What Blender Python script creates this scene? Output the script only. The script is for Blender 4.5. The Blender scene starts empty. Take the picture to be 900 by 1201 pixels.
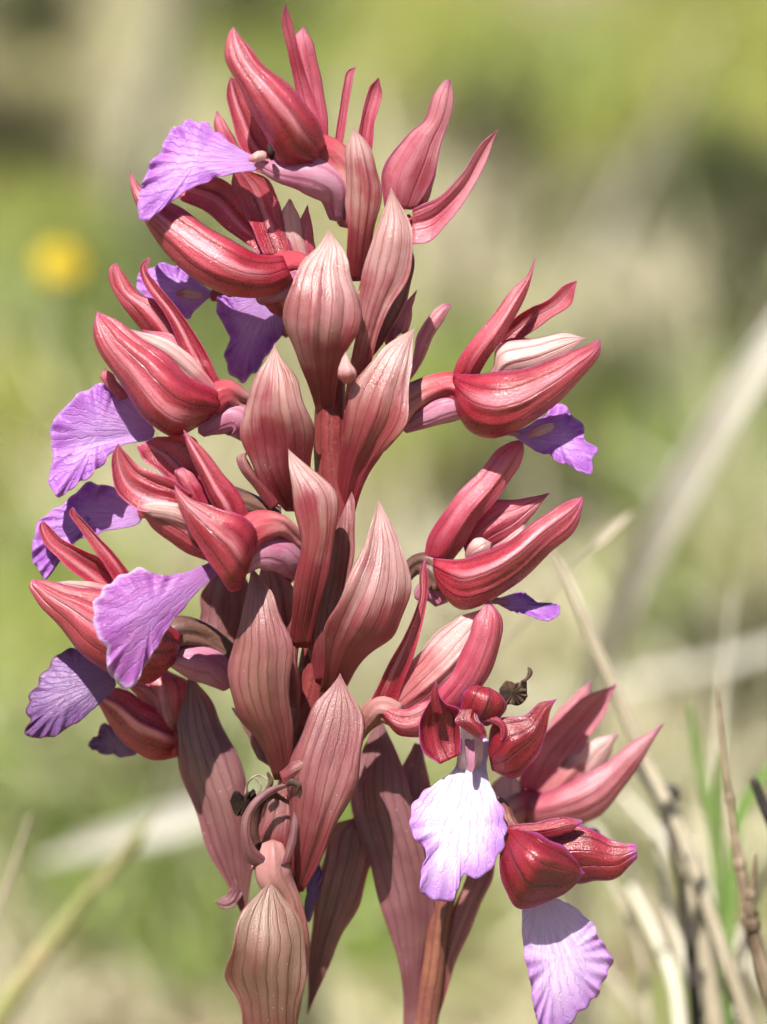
import bpy, math, random
import numpy as np
from mathutils import Vector, Matrix

random.seed(7); rng = np.random.default_rng(11)
sc = bpy.context.scene
col = sc.collection

# ------------------------------------------------------------------ camera
D = 0.40                       # camera to spike (m)
FH = 0.092                     # picture height at the spike (m)
S = FH / 1201.0                # one photograph pixel at the spike (m)
PITCH = math.radians(16)
CEN = np.array([0.0, 0.0, 0.20])
fwd = np.array([0.0, math.cos(PITCH), -math.sin(PITCH)])
upv = np.array([0.0, math.sin(PITCH), math.cos(PITCH)])
rgt = np.array([1.0, 0.0, 0.0])
CAM = CEN - fwd * D
cd = bpy.data.cameras.new('camera'); cam = bpy.data.objects.new('camera', cd); col.objects.link(cam)
cam.location = CAM; cam.rotation_euler = (math.pi / 2 - PITCH, 0, 0)
cd.sensor_fit = 'VERTICAL'; cd.sensor_height = 24.0; cd.lens = 24.0 * D / FH
cd.clip_start = 0.01; cd.clip_end = 2000
cd.dof.use_dof = True; cd.dof.focus_distance = D - 0.0035
cd.dof.aperture_fstop = cd.lens / 9.2
cd.dof.aperture_blades = 0
sc.camera = cam

# ------------------------------------------------------------------ light
SUN_EL, SUN_AZ = math.radians(61), math.radians(-22)      # azimuth: to the left of the viewer's back
sv = Vector((math.sin(SUN_AZ) * math.cos(SUN_EL), -math.cos(SUN_AZ) * math.cos(SUN_EL), math.sin(SUN_EL)))
sd = bpy.data.lights.new('sun', 'SUN'); sun = bpy.data.objects.new('sun', sd); col.objects.link(sun)
sd.energy = 5.0; sd.angle = math.radians(0.5); sd.color = (1.0, 0.95, 0.87)
sun.rotation_euler = sv.to_track_quat('Z', 'Y').to_euler(); sun.location = (-0.4, -1, 2)
w = bpy.data.worlds.new('World'); sc.world = w; w.use_nodes = True
nt = w.node_tree; nt.nodes.clear()
sky = nt.nodes.new('ShaderNodeTexSky'); sky.sky_type = 'NISHITA'; sky.sun_disc = False
sky.sun_elevation = SUN_EL; sky.sun_rotation = math.atan2(sv.x, sv.y)
bg = nt.nodes.new('ShaderNodeBackground'); bg.inputs['Strength'].default_value = 0.05
wo = nt.nodes.new('ShaderNodeOutputWorld')
nt.links.new(sky.outputs[0], bg.inputs[0]); nt.links.new(bg.outputs[0], wo.inputs[0])
vs = sc.view_settings; vs.view_transform = 'Standard'; vs.look = 'None'; vs.exposure = 1.1; vs.gamma = 1.0; vs.use_curve_mapping = False
sc.cycles.use_denoising = True
sc.cycles.max_bounces = 4; sc.cycles.transmission_bounces = 3; sc.cycles.diffuse_bounces = 3; sc.cycles.glossy_bounces = 1; sc.cycles.caustics_reflective = False; sc.cycles.caustics_refractive = False; sc.cycles.use_light_tree = False; sc.cycles.adaptive_threshold = 0.03

# ------------------------------------------------------------------ helpers
LEAN = 0.10
def PX(a):
    """(x, y, depth) triples measured on the plant, in units of S, to world metres."""
    a = np.asarray(a, float)
    z = D + (a[..., 2] + (a[..., 1] - 600) * LEAN) * S
    x = (a[..., 0] - 450) * S * z / D
    y = (600.5 - a[..., 1]) * S * z / D
    return CAM + x[..., None] * rgt + y[..., None] * upv + z[..., None] * fwd

def spl(p, n, ts=None):
    p = np.asarray(p, float)
    if p.ndim == 1: p = p[:, None]
    k = len(p)
    if k == 1: return np.repeat(p, n, 0)
    ln = np.linalg.norm(np.diff(p, axis=0), axis=1) if p.shape[1] > 1 else np.ones(k - 1)
    ln = np.maximum(ln, 1e-9) ** (0.75 if p.shape[1] > 1 else 1)
    t = np.concatenate([[0], np.cumsum(ln)]); t /= t[-1]
    m = np.zeros_like(p)
    for i in range(k):
        if i == 0: m[i] = (p[1] - p[0]) / (t[1] - t[0])
        elif i == k - 1: m[i] = (p[-1] - p[-2]) / (t[-1] - t[-2])
        else:
            a = (p[i] - p[i-1]) / (t[i] - t[i-1]); b = (p[i+1] - p[i]) / (t[i+1] - t[i])
            wa = t[i+1] - t[i]; wb = t[i] - t[i-1]
            m[i] = (a * wa + b * wb) / (wa + wb)
    q = np.linspace(0, 1, n) if ts is None else ts
    j = np.clip(np.searchsorted(t, q, 'right') - 1, 0, k - 2)
    h = (t[j+1] - t[j]); s = ((q - t[j]) / h)[:, None]; h = h[:, None]
    return ((2*s**3 - 3*s**2 + 1) * p[j] + (s**3 - 2*s**2 + s) * h * m[j] + (-2*s**3 + 3*s**2) * p[j+1] + (s**3 - s**2) * h * m[j+1])

def pts(s):
    return [tuple(float(c) for c in q.split(',')) for q in s.split()]

def grid_faces(n, m, off=0, flip=False, wrap=False):
    i, j = np.meshgrid(np.arange(n - 1), np.arange(m if wrap else m - 1), indexing='ij')
    a = off + i * m + j; b = off + i * m + (j + 1) % m; c = off + (i + 1) * m + (j + 1) % m; d = off + (i + 1) * m + j
    f = np.stack([a, b, c, d], -1).reshape(-1, 4)
    return f[:, ::-1] if flip else f

def mesh(name, v, f, mat, parent=None, uv=None, smooth=True):
    me = bpy.data.meshes.new(name)
    v = np.asarray(v, float)
    fl = f.tolist() if isinstance(f, np.ndarray) else [list(map(int, q)) for q in f]
    org = np.zeros(3)
    me.from_pydata(v.tolist(), [], fl)
    if uv is not None:
        ul = me.uv_layers.new(name='UVMap')
        vi = np.zeros(len(me.loops), np.int32); me.loops.foreach_get('vertex_index', vi)
        ul.data.foreach_set('uv', np.asarray(uv, np.float32)[vi].ravel())
    if smooth: me.polygons.foreach_set('use_smooth', [True] * len(me.polygons))
    me.materials.append(mat); me.update()
    o = bpy.data.objects.new(name, me); col.objects.link(o)
    if parent is not None:
        o.parent = parent; o.matrix_parent_inverse = world_of(parent).inverted()
    return o

def world_of(o):
    m = o.matrix_basis.copy()
    if o.parent: m = world_of(o.parent) @ o.matrix_parent_inverse @ m
    return m

def empty(name, loc):
    o = bpy.data.objects.new(name, None); col.objects.link(o); o.location = loc; o.empty_display_size = 0.01
    return o

def tag(o, label=None, cat=None, group=None, kind=None):
    if label: o['label'] = label
    if cat: o['category'] = cat
    if group: o['group'] = group
    if kind: o['kind'] = kind
    return o

def shell(P, n, m, thick, uv):
    """closed thin body from a grid of points, thickness in metres per vertex, facing the grid's front"""
    G = P.reshape(n, m, 3)
    du = np.gradient(G, axis=1); dv = np.gradient(G, axis=0)
    N = np.cross(du, dv); L = np.linalg.norm(N, axis=2, keepdims=True); N = N / np.maximum(L, 1e-12)
    bad = L[..., 0] < 1e-11
    if bad.any(): N[bad] = N[~bad].mean(0) / np.linalg.norm(N[~bad].mean(0))
    side = np.sign((N * (CAM - G)).sum(2).mean()) or 1.0
    back = G - side * N * thick.reshape(n, m, 1)
    V = np.concatenate([G.reshape(-1, 3), back.reshape(-1, 3)])
    o = n * m
    F = [grid_faces(n, m, 0, side < 0), grid_faces(n, m, o, side > 0)]
    rim = np.concatenate([np.arange(m), m * np.arange(1, n) + m - 1, (n - 1) * m + np.arange(m - 2, -1, -1), m * np.arange(n - 2, 0, -1)])
    r2 = np.roll(rim, -1)
    q = np.stack([rim, rim + o, r2 + o, r2], -1)
    F.append(q if side > 0 else q[:, ::-1])
    return V, np.concatenate(F), np.concatenate([uv, uv])

def leaf(par, name, L, R, d, phi, mat, tilt=0, thick=2.3, n=40, m=33, groove=0.010, nv=4, fold=(), wob=1.0, curl=None, twist=None, label=None):
    """A sepal, petal or bract: its two margins from base to tip, the depth of its midline, and how far it is
    rolled (phi > 0 bulges to the viewer, < 0 hollows away)."""
    L = pts(L) if isinstance(L, str) else L; R = pts(R) if isinstance(R, str) else R
    t = np.linspace(0, 1, n); t = 0.5 * t + 0.5 * (1 - (1 - t) ** 1.6)
    Lc = spl(L, n, t); Rc = spl(R, n, t)
    dm = spl(np.atleast_1d(np.array(d, float)), n, t)[:, 0]
    rn0 = float(np.clip(rng.normal(), -1.6, 1.6))
    ph = np.radians(spl(np.atleast_1d(np.array(phi, float)), n, t)[:, 0]) * .84
    ph = np.where(np.abs(ph) < 0.05, 0.05, ph)
    tl = spl(np.atleast_1d(np.array(tilt, float)), n, t)[:, 0]
    pin = 1 - .45 * np.clip((t - .8) / .2, 0, 1) ** 1.2
    Mc = (Lc + Rc) / 2; Lc = Mc + (Lc - Mc) * pin[:, None]; Rc = Mc + (Rc - Mc) * pin[:, None]
    hw = np.linalg.norm(Rc - Lc, axis=1) / 2
    u = np.linspace(-1, 1, m)
    a = u[None] * ph[:, None]
    lat = np.sin(a) / np.sin(ph)[:, None]
    dep = dm[:, None] + tl[:, None] * lat / 2 - (np.cos(a) - np.cos(ph)[:, None]) / np.sin(ph)[:, None] * hw[:, None]
    dep += groove * hw[:, None] * np.cos(u * math.pi * nv)[None] * np.sin(math.pi * np.clip(t * 1.1, 0, 1))[:, None]
    kl = (.20 if name in ('sepal', 'petal') else .10) * np.sign(ph)[:, None]
    dep -= kl * hw[:, None] * (1 - np.abs(u[None] - .12 * rn0) / (1 + .12 * abs(rn0))) * np.sin(math.pi * np.clip(t, 0, 1) ** .7)[:, None]
    for (u0, wd, am) in fold: dep -= am * hw[:, None] * np.exp(-np.sqrt(((u[None] - u0 - .05 * np.sin(5 * t[:, None])) / wd) ** 2 + .02))
    p1, p2, p3, p4 = rng.uniform(0, 6.28, 4)
    rn = rng.normal(0, 1, 8)
    cl = (0.10 + 0.06 * rn[0], 0.10 + 0.06 * rn[1]) if curl is None else curl
    tw = 0.22 * rn[2] if twist is None else twist
    dep += hw[:, None] * np.where(u < 0, cl[0], cl[1])[None] * np.abs(u)[None] ** 7 * np.sin(math.pi * np.clip(t, 0, 1) ** .8)[:, None] * (-1 if rn[7] > .2 else 1)
    dep += tw * hw[:, None] * lat * (t[:, None] - .35)
    if name == 'bract':
        sg = 1 if rn[6] > 0 else -1
        dep -= (.28 + .12 * abs(rn[0])) * hw[:, None] * np.clip((sg * u[None] - .5 - .2 * np.sin(4 * t[:, None] + p1)) / .5, 0, 1) ** 1.3
    for q_ in range(2):
        dep -= (.05 + .035 * abs(rn[3 + q_])) * hw[:, None] * np.exp(-np.sqrt(((u[None] - .55 * math.tanh(rn[5 + q_]) - .12 * np.sin(3 * t[:, None] + p4)) / .13) ** 2 + .02)) * np.sin(math.pi * t ** .7)[:, None]
    ed = (np.abs(u) ** 3)[None]
    dep += wob * 0.05 * hw[:, None] * (np.sin(7 * t[:, None] + 2.1 * u[None] + p1) + 0.9 * ed * np.sin(15 * t[:, None] + p2 + 2 * np.sign(u)[None]))
    mid = (Lc + Rc) / 2
    xy = mid[:, None] + (Rc - Lc)[:, None] / 2 * lat[..., None]
    nrm = (Rc - Lc) / np.maximum(np.linalg.norm(Rc - Lc, axis=1, keepdims=True), 1e-6)
    xy += wob * nrm[:, None] * (ed * 0.035 * hw[:, None] * np.sin(19 * t[:, None] + p3 + 1.7 * u[None]))[..., None]
    A = np.concatenate([xy, dep[..., None]], 2).reshape(-1, 3)
    P = PX(A)
    uv = np.stack(np.broadcast_arrays(u[None] * .5 + .5, t[:, None]), -1).reshape(-1, 2)
    th = thick * S * (1 - 0.75 * np.abs(u[None]) ** 3) * np.clip(np.minimum(1, 0.25 + hw[:, None] / 9), .2, 1) * np.ones((n, 1))
    V, F, U = shell(P, n, m, th, uv)
    o = mesh(name, V, F, mat, par, U)
    o['veins'] = float(np.clip(round(hw.max() * 2 / 19), 2, 4)) if name != 'bract' else float(np.clip(round(hw.max() * 2 / 12), 3, 7))
    if label: o['label'] = label
    return o

def lip(par, outline, cen, d0, grad, cup, mat, ruffle=3.0, freq=13, scal=3.0, thick=3.0, throat=None, fold=None, rings=14, n=132, label=None, notch=()):
    """A spreading lip: closed margin, a centre, the slope of its plane and its bulge, with a crimped edge."""
    O = np.array(pts(outline) if isinstance(outline, str) else outline, float)
    Oc = np.concatenate([O, O[:1]])
    O2 = spl(Oc, n + 1)[:-1]
    cen = np.array(cen, float)
    th0 = np.array(throat if throat is not None else O[0], float)
    size = np.linalg.norm(O2 - O2.mean(0), axis=1).mean()
    far = np.clip((np.linalg.norm(O2 - th0, axis=1) / size - 0.55) / 0.7, 0, 1)
    s = np.arange(n) / n
    ph = rng.uniform(0, 6.28, 6)
    per = np.linalg.norm(np.diff(np.concatenate([O2, O2[:1]]), axis=0), axis=1).sum()
    arc = s * per
    cr = np.abs(np.sin(arc / 9.5 + 1.1 * np.sin(arc / 23 + ph[0]) + ph[1])) - 0.6 + 0.35 * np.sin(arc / 3.7 + ph[2])
    out = (O2 - cen) / np.linalg.norm(O2 - cen, axis=1, keepdims=True)
    O2 = O2 + out * (scal * far * cr)[:, None]
    r = np.concatenate([[0.02], np.linspace(0.10, 1, rings) ** 0.85])
    xy = cen + r[:, None, None] * (O2 - cen)[None]
    dx = xy - cen
    rho = np.linalg.norm(dx, axis=2) / size
    dep = d0 + dx[..., 0] * grad[0] + dx[..., 1] * grad[1] + cup * size * rho ** 2
    ang = s * 2 * math.pi
    rf = np.sin(freq * ang + 2.2 * np.sin(3 * ang + ph[3]) + ph[4]) + 0.7 * np.sin(round(1.8 * freq) * ang + 1.5 * np.sin(4 * ang + ph[2]) + ph[5])
    env = .55 + .45 * np.sin(2 * ang + ph[0]) + .35 * np.sin(5 * ang + ph[1])
    dep += 1.5 * ruffle * (r[:, None] ** 4) * (far * rf * env)[None]
    dep += 0.8 * r[:, None] * np.sin(9 * ang + ph[2])[None] * far[None]
    if fold is not None:
        fx, fy, nx, ny, wd, am = fold
        dist = (xy[..., 0] - fx) * nx + (xy[..., 1] - fy) * ny
        dep += am * np.abs(dist) - am * wd * np.exp(-(dist / wd) ** 2)
    A = np.concatenate([xy, dep[..., None]], 2)
    P = PX(A.reshape(-1, 3)); k = len(r)
    G = P.reshape(k, n, 3)
    Gp = np.concatenate([G[:, -1:], G, G[:, :1]], 1)
    du = np.gradient(Gp, axis=1)[:, 1:-1]; dv = np.gradient(G, axis=0)
    N = np.cross(du, dv); N /= np.maximum(np.linalg.norm(N, axis=2, keepdims=True), 1e-12)
    if ((N * (CAM - G)).sum(2)).mean() < 0: N = -N; flip = True
    else: flip = False
    B = G - N * (thick * S * (1 - 0.5 * r ** 4))[:, None, None]
    V = np.concatenate([G.reshape(-1, 3), B.reshape(-1, 3)]); o0 = k * n
    F = [grid_faces(k, n, 0, flip, True), grid_faces(k, n, o0, not flip, True)]
    e = (k - 1) * n + np.arange(n); e2 = np.roll(e, -1)
    q = np.stack([e, e + o0, e2 + o0, e2], -1); F.append(q[:, ::-1] if not flip else q)
    F = [list(map(int, x)) for x in np.concatenate(F)]
    F.append(list(range(n)) if flip else list(range(n))[::-1]); F.append((list(range(n))[::-1] if flip else list(range(n)))); F[-1] = [x + o0 for x in F[-1]]
    dthr = np.linalg.norm(xy - th0, axis=2) / (2 * size)
    # u: along the margin ; v: from centre to margin ; extra attribute: distance from the throat
    uv = np.stack([np.broadcast_to(dthr, rho.shape), np.broadcast_to(r[:, None] * np.maximum(far[None], 0.25), rho.shape)], -1).reshape(-1, 2)
    o = mesh('lip', V, F, mat, par, np.concatenate([uv, uv]))
    # direction from the throat, for the fan of veins
    an = np.arctan2(xy[..., 1] - th0[1], xy[..., 0] - th0[0]).reshape(-1)
    c0 = math.atan2(cen[1] - th0[1], cen[0] - th0[0])
    an = (an - c0 + math.pi) % (2 * math.pi) - math.pi
    at = o.data.attributes.new('fan', 'FLOAT', 'POINT'); at.data.foreach_set('value', np.concatenate([an, an]).astype(np.float32))
    if label: o['label'] = label
    return o

def tube_geo(p, rad, n=22, k=18, flat=1.0, ribs=0.0):
    p = np.asarray(p, float); C = spl(p, n); r = spl(np.array(rad, float), n)[:, 0]
    P = PX(C); r = r * S
    return tube_w(P, r, k, flat, .04, ribs)

def tube_w(P, r, k=16, flat=1.0, bumps=0.04, ribs=0.0):
    n = len(P)
    T = np.gradient(P, axis=0); T /= np.linalg.norm(T, axis=1, keepdims=True)
    ref = fwd if abs(T[0] @ fwd) < 0.9 else upv
    A = np.cross(T, ref); A /= np.linalg.norm(A, axis=1, keepdims=True); B = np.cross(T, A)
    th = np.linspace(0, 2 * math.pi, k, endpoint=False)
    q = rng.uniform(0, 6.28, 2)
    rr = r[:, None] * (1 + bumps * np.sin(3 * th[None] + 5 * np.linspace(0, 1, n)[:, None] + q[0]) + bumps * np.sin(5 * th + q[1])[None])
    if ribs: rr = rr * (1 + ribs * np.abs(np.sin(3 * th[None] + 3.5 * np.linspace(0, 1, n)[:, None])) - ribs * .6)
    V = P[:, None] + rr[..., None] * (np.cos(th)[None, :, None] * A[:, None] + flat * np.sin(th)[None, :, None] * B[:, None])
    V = V.reshape(-1, 3)
    F = [list(map(int, x)) for x in grid_faces(n, k, 0, False, True)]
    a = len(V); V = np.concatenate([V, P[:1] - T[:1] * r[0] * 0.5, P[-1:] + T[-1:] * r[-1] * 0.5])
    for j in range(k):
        F.append([a, (j + 1) % k, j]); F.append([a + 1, (n - 1) * k + j, (n - 1) * k + (j + 1) % k])
    uv = np.stack(np.broadcast_arrays((th / (2 * math.pi))[None], np.linspace(0, 1, n)[:, None]), -1).reshape(-1, 2)
    uv = np.concatenate([uv, [[.5, 0], [.5, 1]]])
    return V, F, uv

def tube(par, name, p, rad, mat, n=22, k=18, flat=1.0, label=None):
    p = pts(p) if isinstance(p, str) else p
    V, F, U = tube_geo(p, rad, n, k, flat)
    o = mesh(name, V, F, mat, par, U)
    if label: o['label'] = label
    return o

# ------------------------------------------------------------------ materials
def nodes(name):
    m = bpy.data.materials.new(name); m.use_nodes = True
    t = m.node_tree; t.nodes.clear()
    return m, t
def N(t, typ, **k):
    n = t.nodes.new(typ)
    for a, b in k.items():
        if a in ('inp',):
            for i, v in b.items(): n.inputs[i].default_value = v
        else: setattr(n, a, b)
    return n
def math_(t, op, a, b=None, c=None, clamp=False):
    n = t.nodes.new('ShaderNodeMath'); n.operation = op; n.use_clamp = clamp
    for i, x in enumerate((a, b, c)):
        if x is None: continue
        if isinstance(x, (int, float)): n.inputs[i].default_value = x
        else: t.links.new(x, n.inputs[i])
    return n.outputs[0]
def mixc(t, f, a, b, mode='MIX'):
    n = t.nodes.new('ShaderNodeMix'); n.data_type = 'RGBA'; n.blend_type = mode
    for i, x in ((0, f), (6, a), (7, b)):
        if isinstance(x, (int, float)): n.inputs[i].default_value = x
        elif isinstance(x, tuple): n.inputs[i].default_value = (*x, 1) if len(x) == 3 else x
        else: t.links.new(x, n.inputs[i])
    return n.outputs[2]
def ramp(t, f, lo, hi, a=0.0, b=1.0):
    n = t.nodes.new('ShaderNodeMapRange'); n.interpolation_type = 'SMOOTHSTEP'
    t.links.new(f, n.inputs[0])
    for i, x in ((1, lo), (2, hi), (3, a), (4, b)): n.inputs[i].default_value = x
    return n.outputs[0]
def noise(t, vec, scale, detail=3, rough=.55):
    n = t.nodes.new('ShaderNodeTexNoise'); n.inputs['Scale'].default_value = scale; n.inputs['Detail'].default_value = detail
    n.inputs['Roughness'].default_value = rough
    if vec is not None: t.links.new(vec, n.inputs['Vector'])
    return n.outputs['Fac']
def finish(t, color, rough, bump, spec=0.4, trans=0.3, transcol=None, bstr=0.5, bdist=0.00012, sheen=0.0, sss=0.0):
    p = t.nodes.new('ShaderNodeBsdfPrincipled'); p.inputs['Sheen Weight'].default_value = sheen; p.inputs['Sheen Roughness'].default_value = .35; p.inputs['Subsurface Weight'].default_value = sss; p.inputs['Subsurface Radius'].default_value = (1.0, .3, .32); p.inputs['Subsurface Scale'].default_value = .0007; p.inputs['Specular IOR Level'].default_value = spec
    if isinstance(rough, (int, float)): p.inputs['Roughness'].default_value = rough
    else: t.links.new(rough, p.inputs['Roughness'])
    t.links.new(color, p.inputs['Base Color'])
    b = t.nodes.new('ShaderNodeBump'); b.inputs['Strength'].default_value = bstr; b.inputs['Distance'].default_value = bdist
    t.links.new(bump, b.inputs['Height']); t.links.new(b.outputs[0], p.inputs['Normal'])
    out = t.nodes.new('ShaderNodeOutputMaterial')
    if trans > 0:
        tr = t.nodes.new('ShaderNodeBsdfTranslucent'); t.links.new(transcol if transcol is not None else color, tr.inputs[0]); t.links.new(b.outputs[0], tr.inputs['Normal'])
        mx = t.nodes.new('ShaderNodeMixShader'); mx.inputs[0].default_value = trans
        t.links.new(p.outputs[0], mx.inputs[1]); t.links.new(tr.outputs[0], mx.inputs[2]); t.links.new(mx.outputs[0], out.inputs[0])
    else: t.links.new(p.outputs[0], out.inputs[0])

def tepal_mat(name, line, soft, base, deep, pale, vein, edge, pale_amt=0.35, pale_lo=0.2, pale_hi=0.9, tip_edge=0.8, veins=7, vein_amt=0.6, trans=0.32, rough=0.42, basecol=None, midpale=0.0):
    m, t = nodes(name)
    uv = t.nodes.new('ShaderNodeUVMap'); sp = t.nodes.new('ShaderNodeSeparateXYZ'); t.links.new(uv.outputs[0], sp.inputs[0])
    u, v = sp.outputs[0], sp.outputs[1]
    geo = t.nodes.new('ShaderNodeTexCoord'); obc = geo.outputs['Object']
    oi = t.nodes.new('ShaderNodeObjectInfo'); rnd = oi.outputs['Random']
    off = t.nodes.new('ShaderNodeVectorMath'); off.operation = 'ADD'; t.links.new(obc, off.inputs[0])
    cr = t.nodes.new('ShaderNodeCombineXYZ'); t.links.new(rnd, cr.inputs[0]); t.links.new(rnd, cr.inputs[1]); t.links.new(off.outputs[0], off.inputs[0]) if False else None
    t.links.new(cr.outputs[0], off.inputs[1]); ob = off.outputs[0]
    nvn = t.nodes.new('ShaderNodeAttribute'); nvn.attribute_type = 'OBJECT'; nvn.attribute_name = 'veins'
    n_big = noise(t, ob, 170, 3); n_mid = noise(t, ob, 620, 4, .6); n_fine = noise(t, ob, 5200, 2, .6)
    # streaky noise stretched along the leaf
    mp = t.nodes.new('ShaderNodeMapping'); mp.inputs['Scale'].default_value = (7, 1.3, 1); t.links.new(uv.outputs[0], mp.inputs[0])
    av = t.nodes.new('ShaderNodeVectorMath'); av.operation = 'ADD'; t.links.new(mp.outputs[0], av.inputs[0])
    c3 = t.nodes.new('ShaderNodeCombineXYZ'); t.links.new(math_(t, 'MULTIPLY', rnd, 50.0), c3.inputs[2]); t.links.new(c3.outputs[0], av.inputs[1])
    n_str = noise(t, av.outputs[0], 1.0, 5, .68)
    # colour
    c = mixc(t, ramp(t, n_big, .36, .66), deep, base)
    vv = math_(t, 'ADD', v, math_(t, 'ADD', math_(t, 'MULTIPLY', math_(t, 'SUBTRACT', n_str, .5), .9), math_(t, 'MULTIPLY', math_(t, 'SUBTRACT', n_big, .5), 1.6))); pl = math_(t, 'MULTIPLY', ramp(t, vv, pale_lo, pale_hi), pale_amt * 1.25, None, True)
    if midpale > 0:
        cu = math_(t, 'ABSOLUTE', math_(t, 'SUBTRACT', math_(t, 'ADD', u, math_(t, 'MULTIPLY', math_(t, 'SUBTRACT', n_big, .5), .25)), math_(t, 'ADD', .3, math_(t, 'MULTIPLY', rnd, .35))))
        pl = math_(t, 'MAXIMUM', pl, math_(t, 'MULTIPLY', math_(t, 'MULTIPLY', ramp(t, cu, .15, .02), ramp(t, v, .04, .3)), math_(t, 'MULTIPLY', ramp(t, n_str, .3, .55, .3, 1), midpale)))
    c = mixc(t, pl, c, pale)
    c = mixc(t, ramp(t, n_mid, .52, .75, 0, .22), c, mixc(t, .35, base, pale))
    if name.startswith('bract'):
        c = mixc(t, math_(t, 'MULTIPLY', ramp(t, noise(t, ob, 110, 2), .48, .66), ramp(t, n_str, .3, .6, .05, .24)), c, (.44, .29, .19))
    # veins: dark lines that run from base to tip, slightly wandering
    wu = math_(t, 'ADD', u, math_(t, 'MULTIPLY', math_(t, 'SUBTRACT', n_mid, .5), .045))
    wu = math_(t, 'ADD', wu, math_(t, 'MULTIPLY', math_(t, 'SUBTRACT', n_big, .5), .10))
    fr = math_(t, 'FRACT', math_(t, 'ADD', math_(t, 'MULTIPLY', wu, nvn.outputs['Fac']), rnd))
    dl = math_(t, 'ABSOLUTE', math_(t, 'SUBTRACT', fr, .5))
    vn = ramp(t, dl, .085, .01); vsoft = ramp(t, dl, .36, .03)
    vm = math_(t, 'MULTIPLY', math_(t, 'ADD', math_(t, 'MULTIPLY', vn, line), math_(t, 'MULTIPLY', vsoft, soft)), ramp(t, n_str, .32, .62, .2, 1))
    vm = math_(t, 'MULTIPLY', math_(t, 'MULTIPLY', vm, vein_amt), ramp(t, v, .995, .8, .2, 1), None, True)
    c = mixc(t, vm, c, vein)
    if basecol is not None:
        c = mixc(t, ramp(t, v, .46, .0, 0, .85), c, basecol)
    # violet margin and tip
    eu = math_(t, 'ABSOLUTE', math_(t, 'SUBTRACT', math_(t, 'MULTIPLY', u, 2.0), 1.0))
    em = math_(t, 'MAXIMUM', math_(t, 'MULTIPLY', ramp(t, eu, .84, 1.0), .75), ramp(t, v, .86, 1.0))
    c = mixc(t, math_(t, 'MULTIPLY', em, tip_edge), c, edge)
    # glints on the cells, painted as pale dots in the colour
    vo = t.nodes.new('ShaderNodeTexVoronoi'); vo.inputs['Scale'].default_value = 7600; t.links.new(ob, vo.inputs['Vector'])
    c = mixc(t, ramp(t, vo.outputs['Distance'], .35, .05, 0, .10), c, pale)
    sp1 = t.nodes.new('ShaderNodeTexVoronoi'); sp1.inputs['Scale'].default_value = 1500; t.links.new(ob, sp1.inputs['Vector'])
    c = mixc(t, math_(t, 'MULTIPLY', ramp(t, sp1.outputs['Distance'], .13, .05, 0, .75), ramp(t, n_big, .5, .64)), c, mixc(t, .6, pale, (1, .9, .86)))
    c = mixc(t, math_(t, 'MULTIPLY', math_(t, 'SUBTRACT', rnd, .5), .3, None, True), c, deep)
    h = math_(t, 'ADD', math_(t, 'MULTIPLY', vo.outputs['Distance'], -.3), math_(t, 'ADD', math_(t, 'MULTIPLY', vn, -.5), math_(t, 'MULTIPLY', vsoft, -.35 * soft)))
    h = math_(t, 'ADD', h, math_(t, 'MULTIPLY', n_mid, .25)); h = math_(t, 'ADD', h, math_(t, 'MULTIPLY', n_fine, .15)); h = math_(t, 'ADD', h, math_(t, 'MULTIPLY', n_str, 1.6))
    sc3 = t.nodes.new('ShaderNodeSeparateColor'); t.links.new(vo.outputs['Color'], sc3.inputs[0])
    r = math_(t, 'ADD', ramp(t, sc3.outputs[0], .0, .3, rough - .12, rough), math_(t, 'MULTIPLY', n_mid, .10))
    bl = noise(t, ob, 380, 4, .7)
    c = mixc(t, math_(t, 'MULTIPLY', ramp(t, bl, .66, .74), math_(t, 'ADD', .06, math_(t, 'MULTIPLY', em, .6))), c, (.17, .065, .03))
    hs = t.nodes.new('ShaderNodeHueSaturation'); hs.inputs['Saturation'].default_value = 1.15; hs.inputs['Value'].default_value = 1.15; t.links.new(c, hs.inputs['Color'])
    finish(t, c, r, h, 1.0, trans, hs.outputs[0], .6, .00018, .0, .45)
    return m

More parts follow.
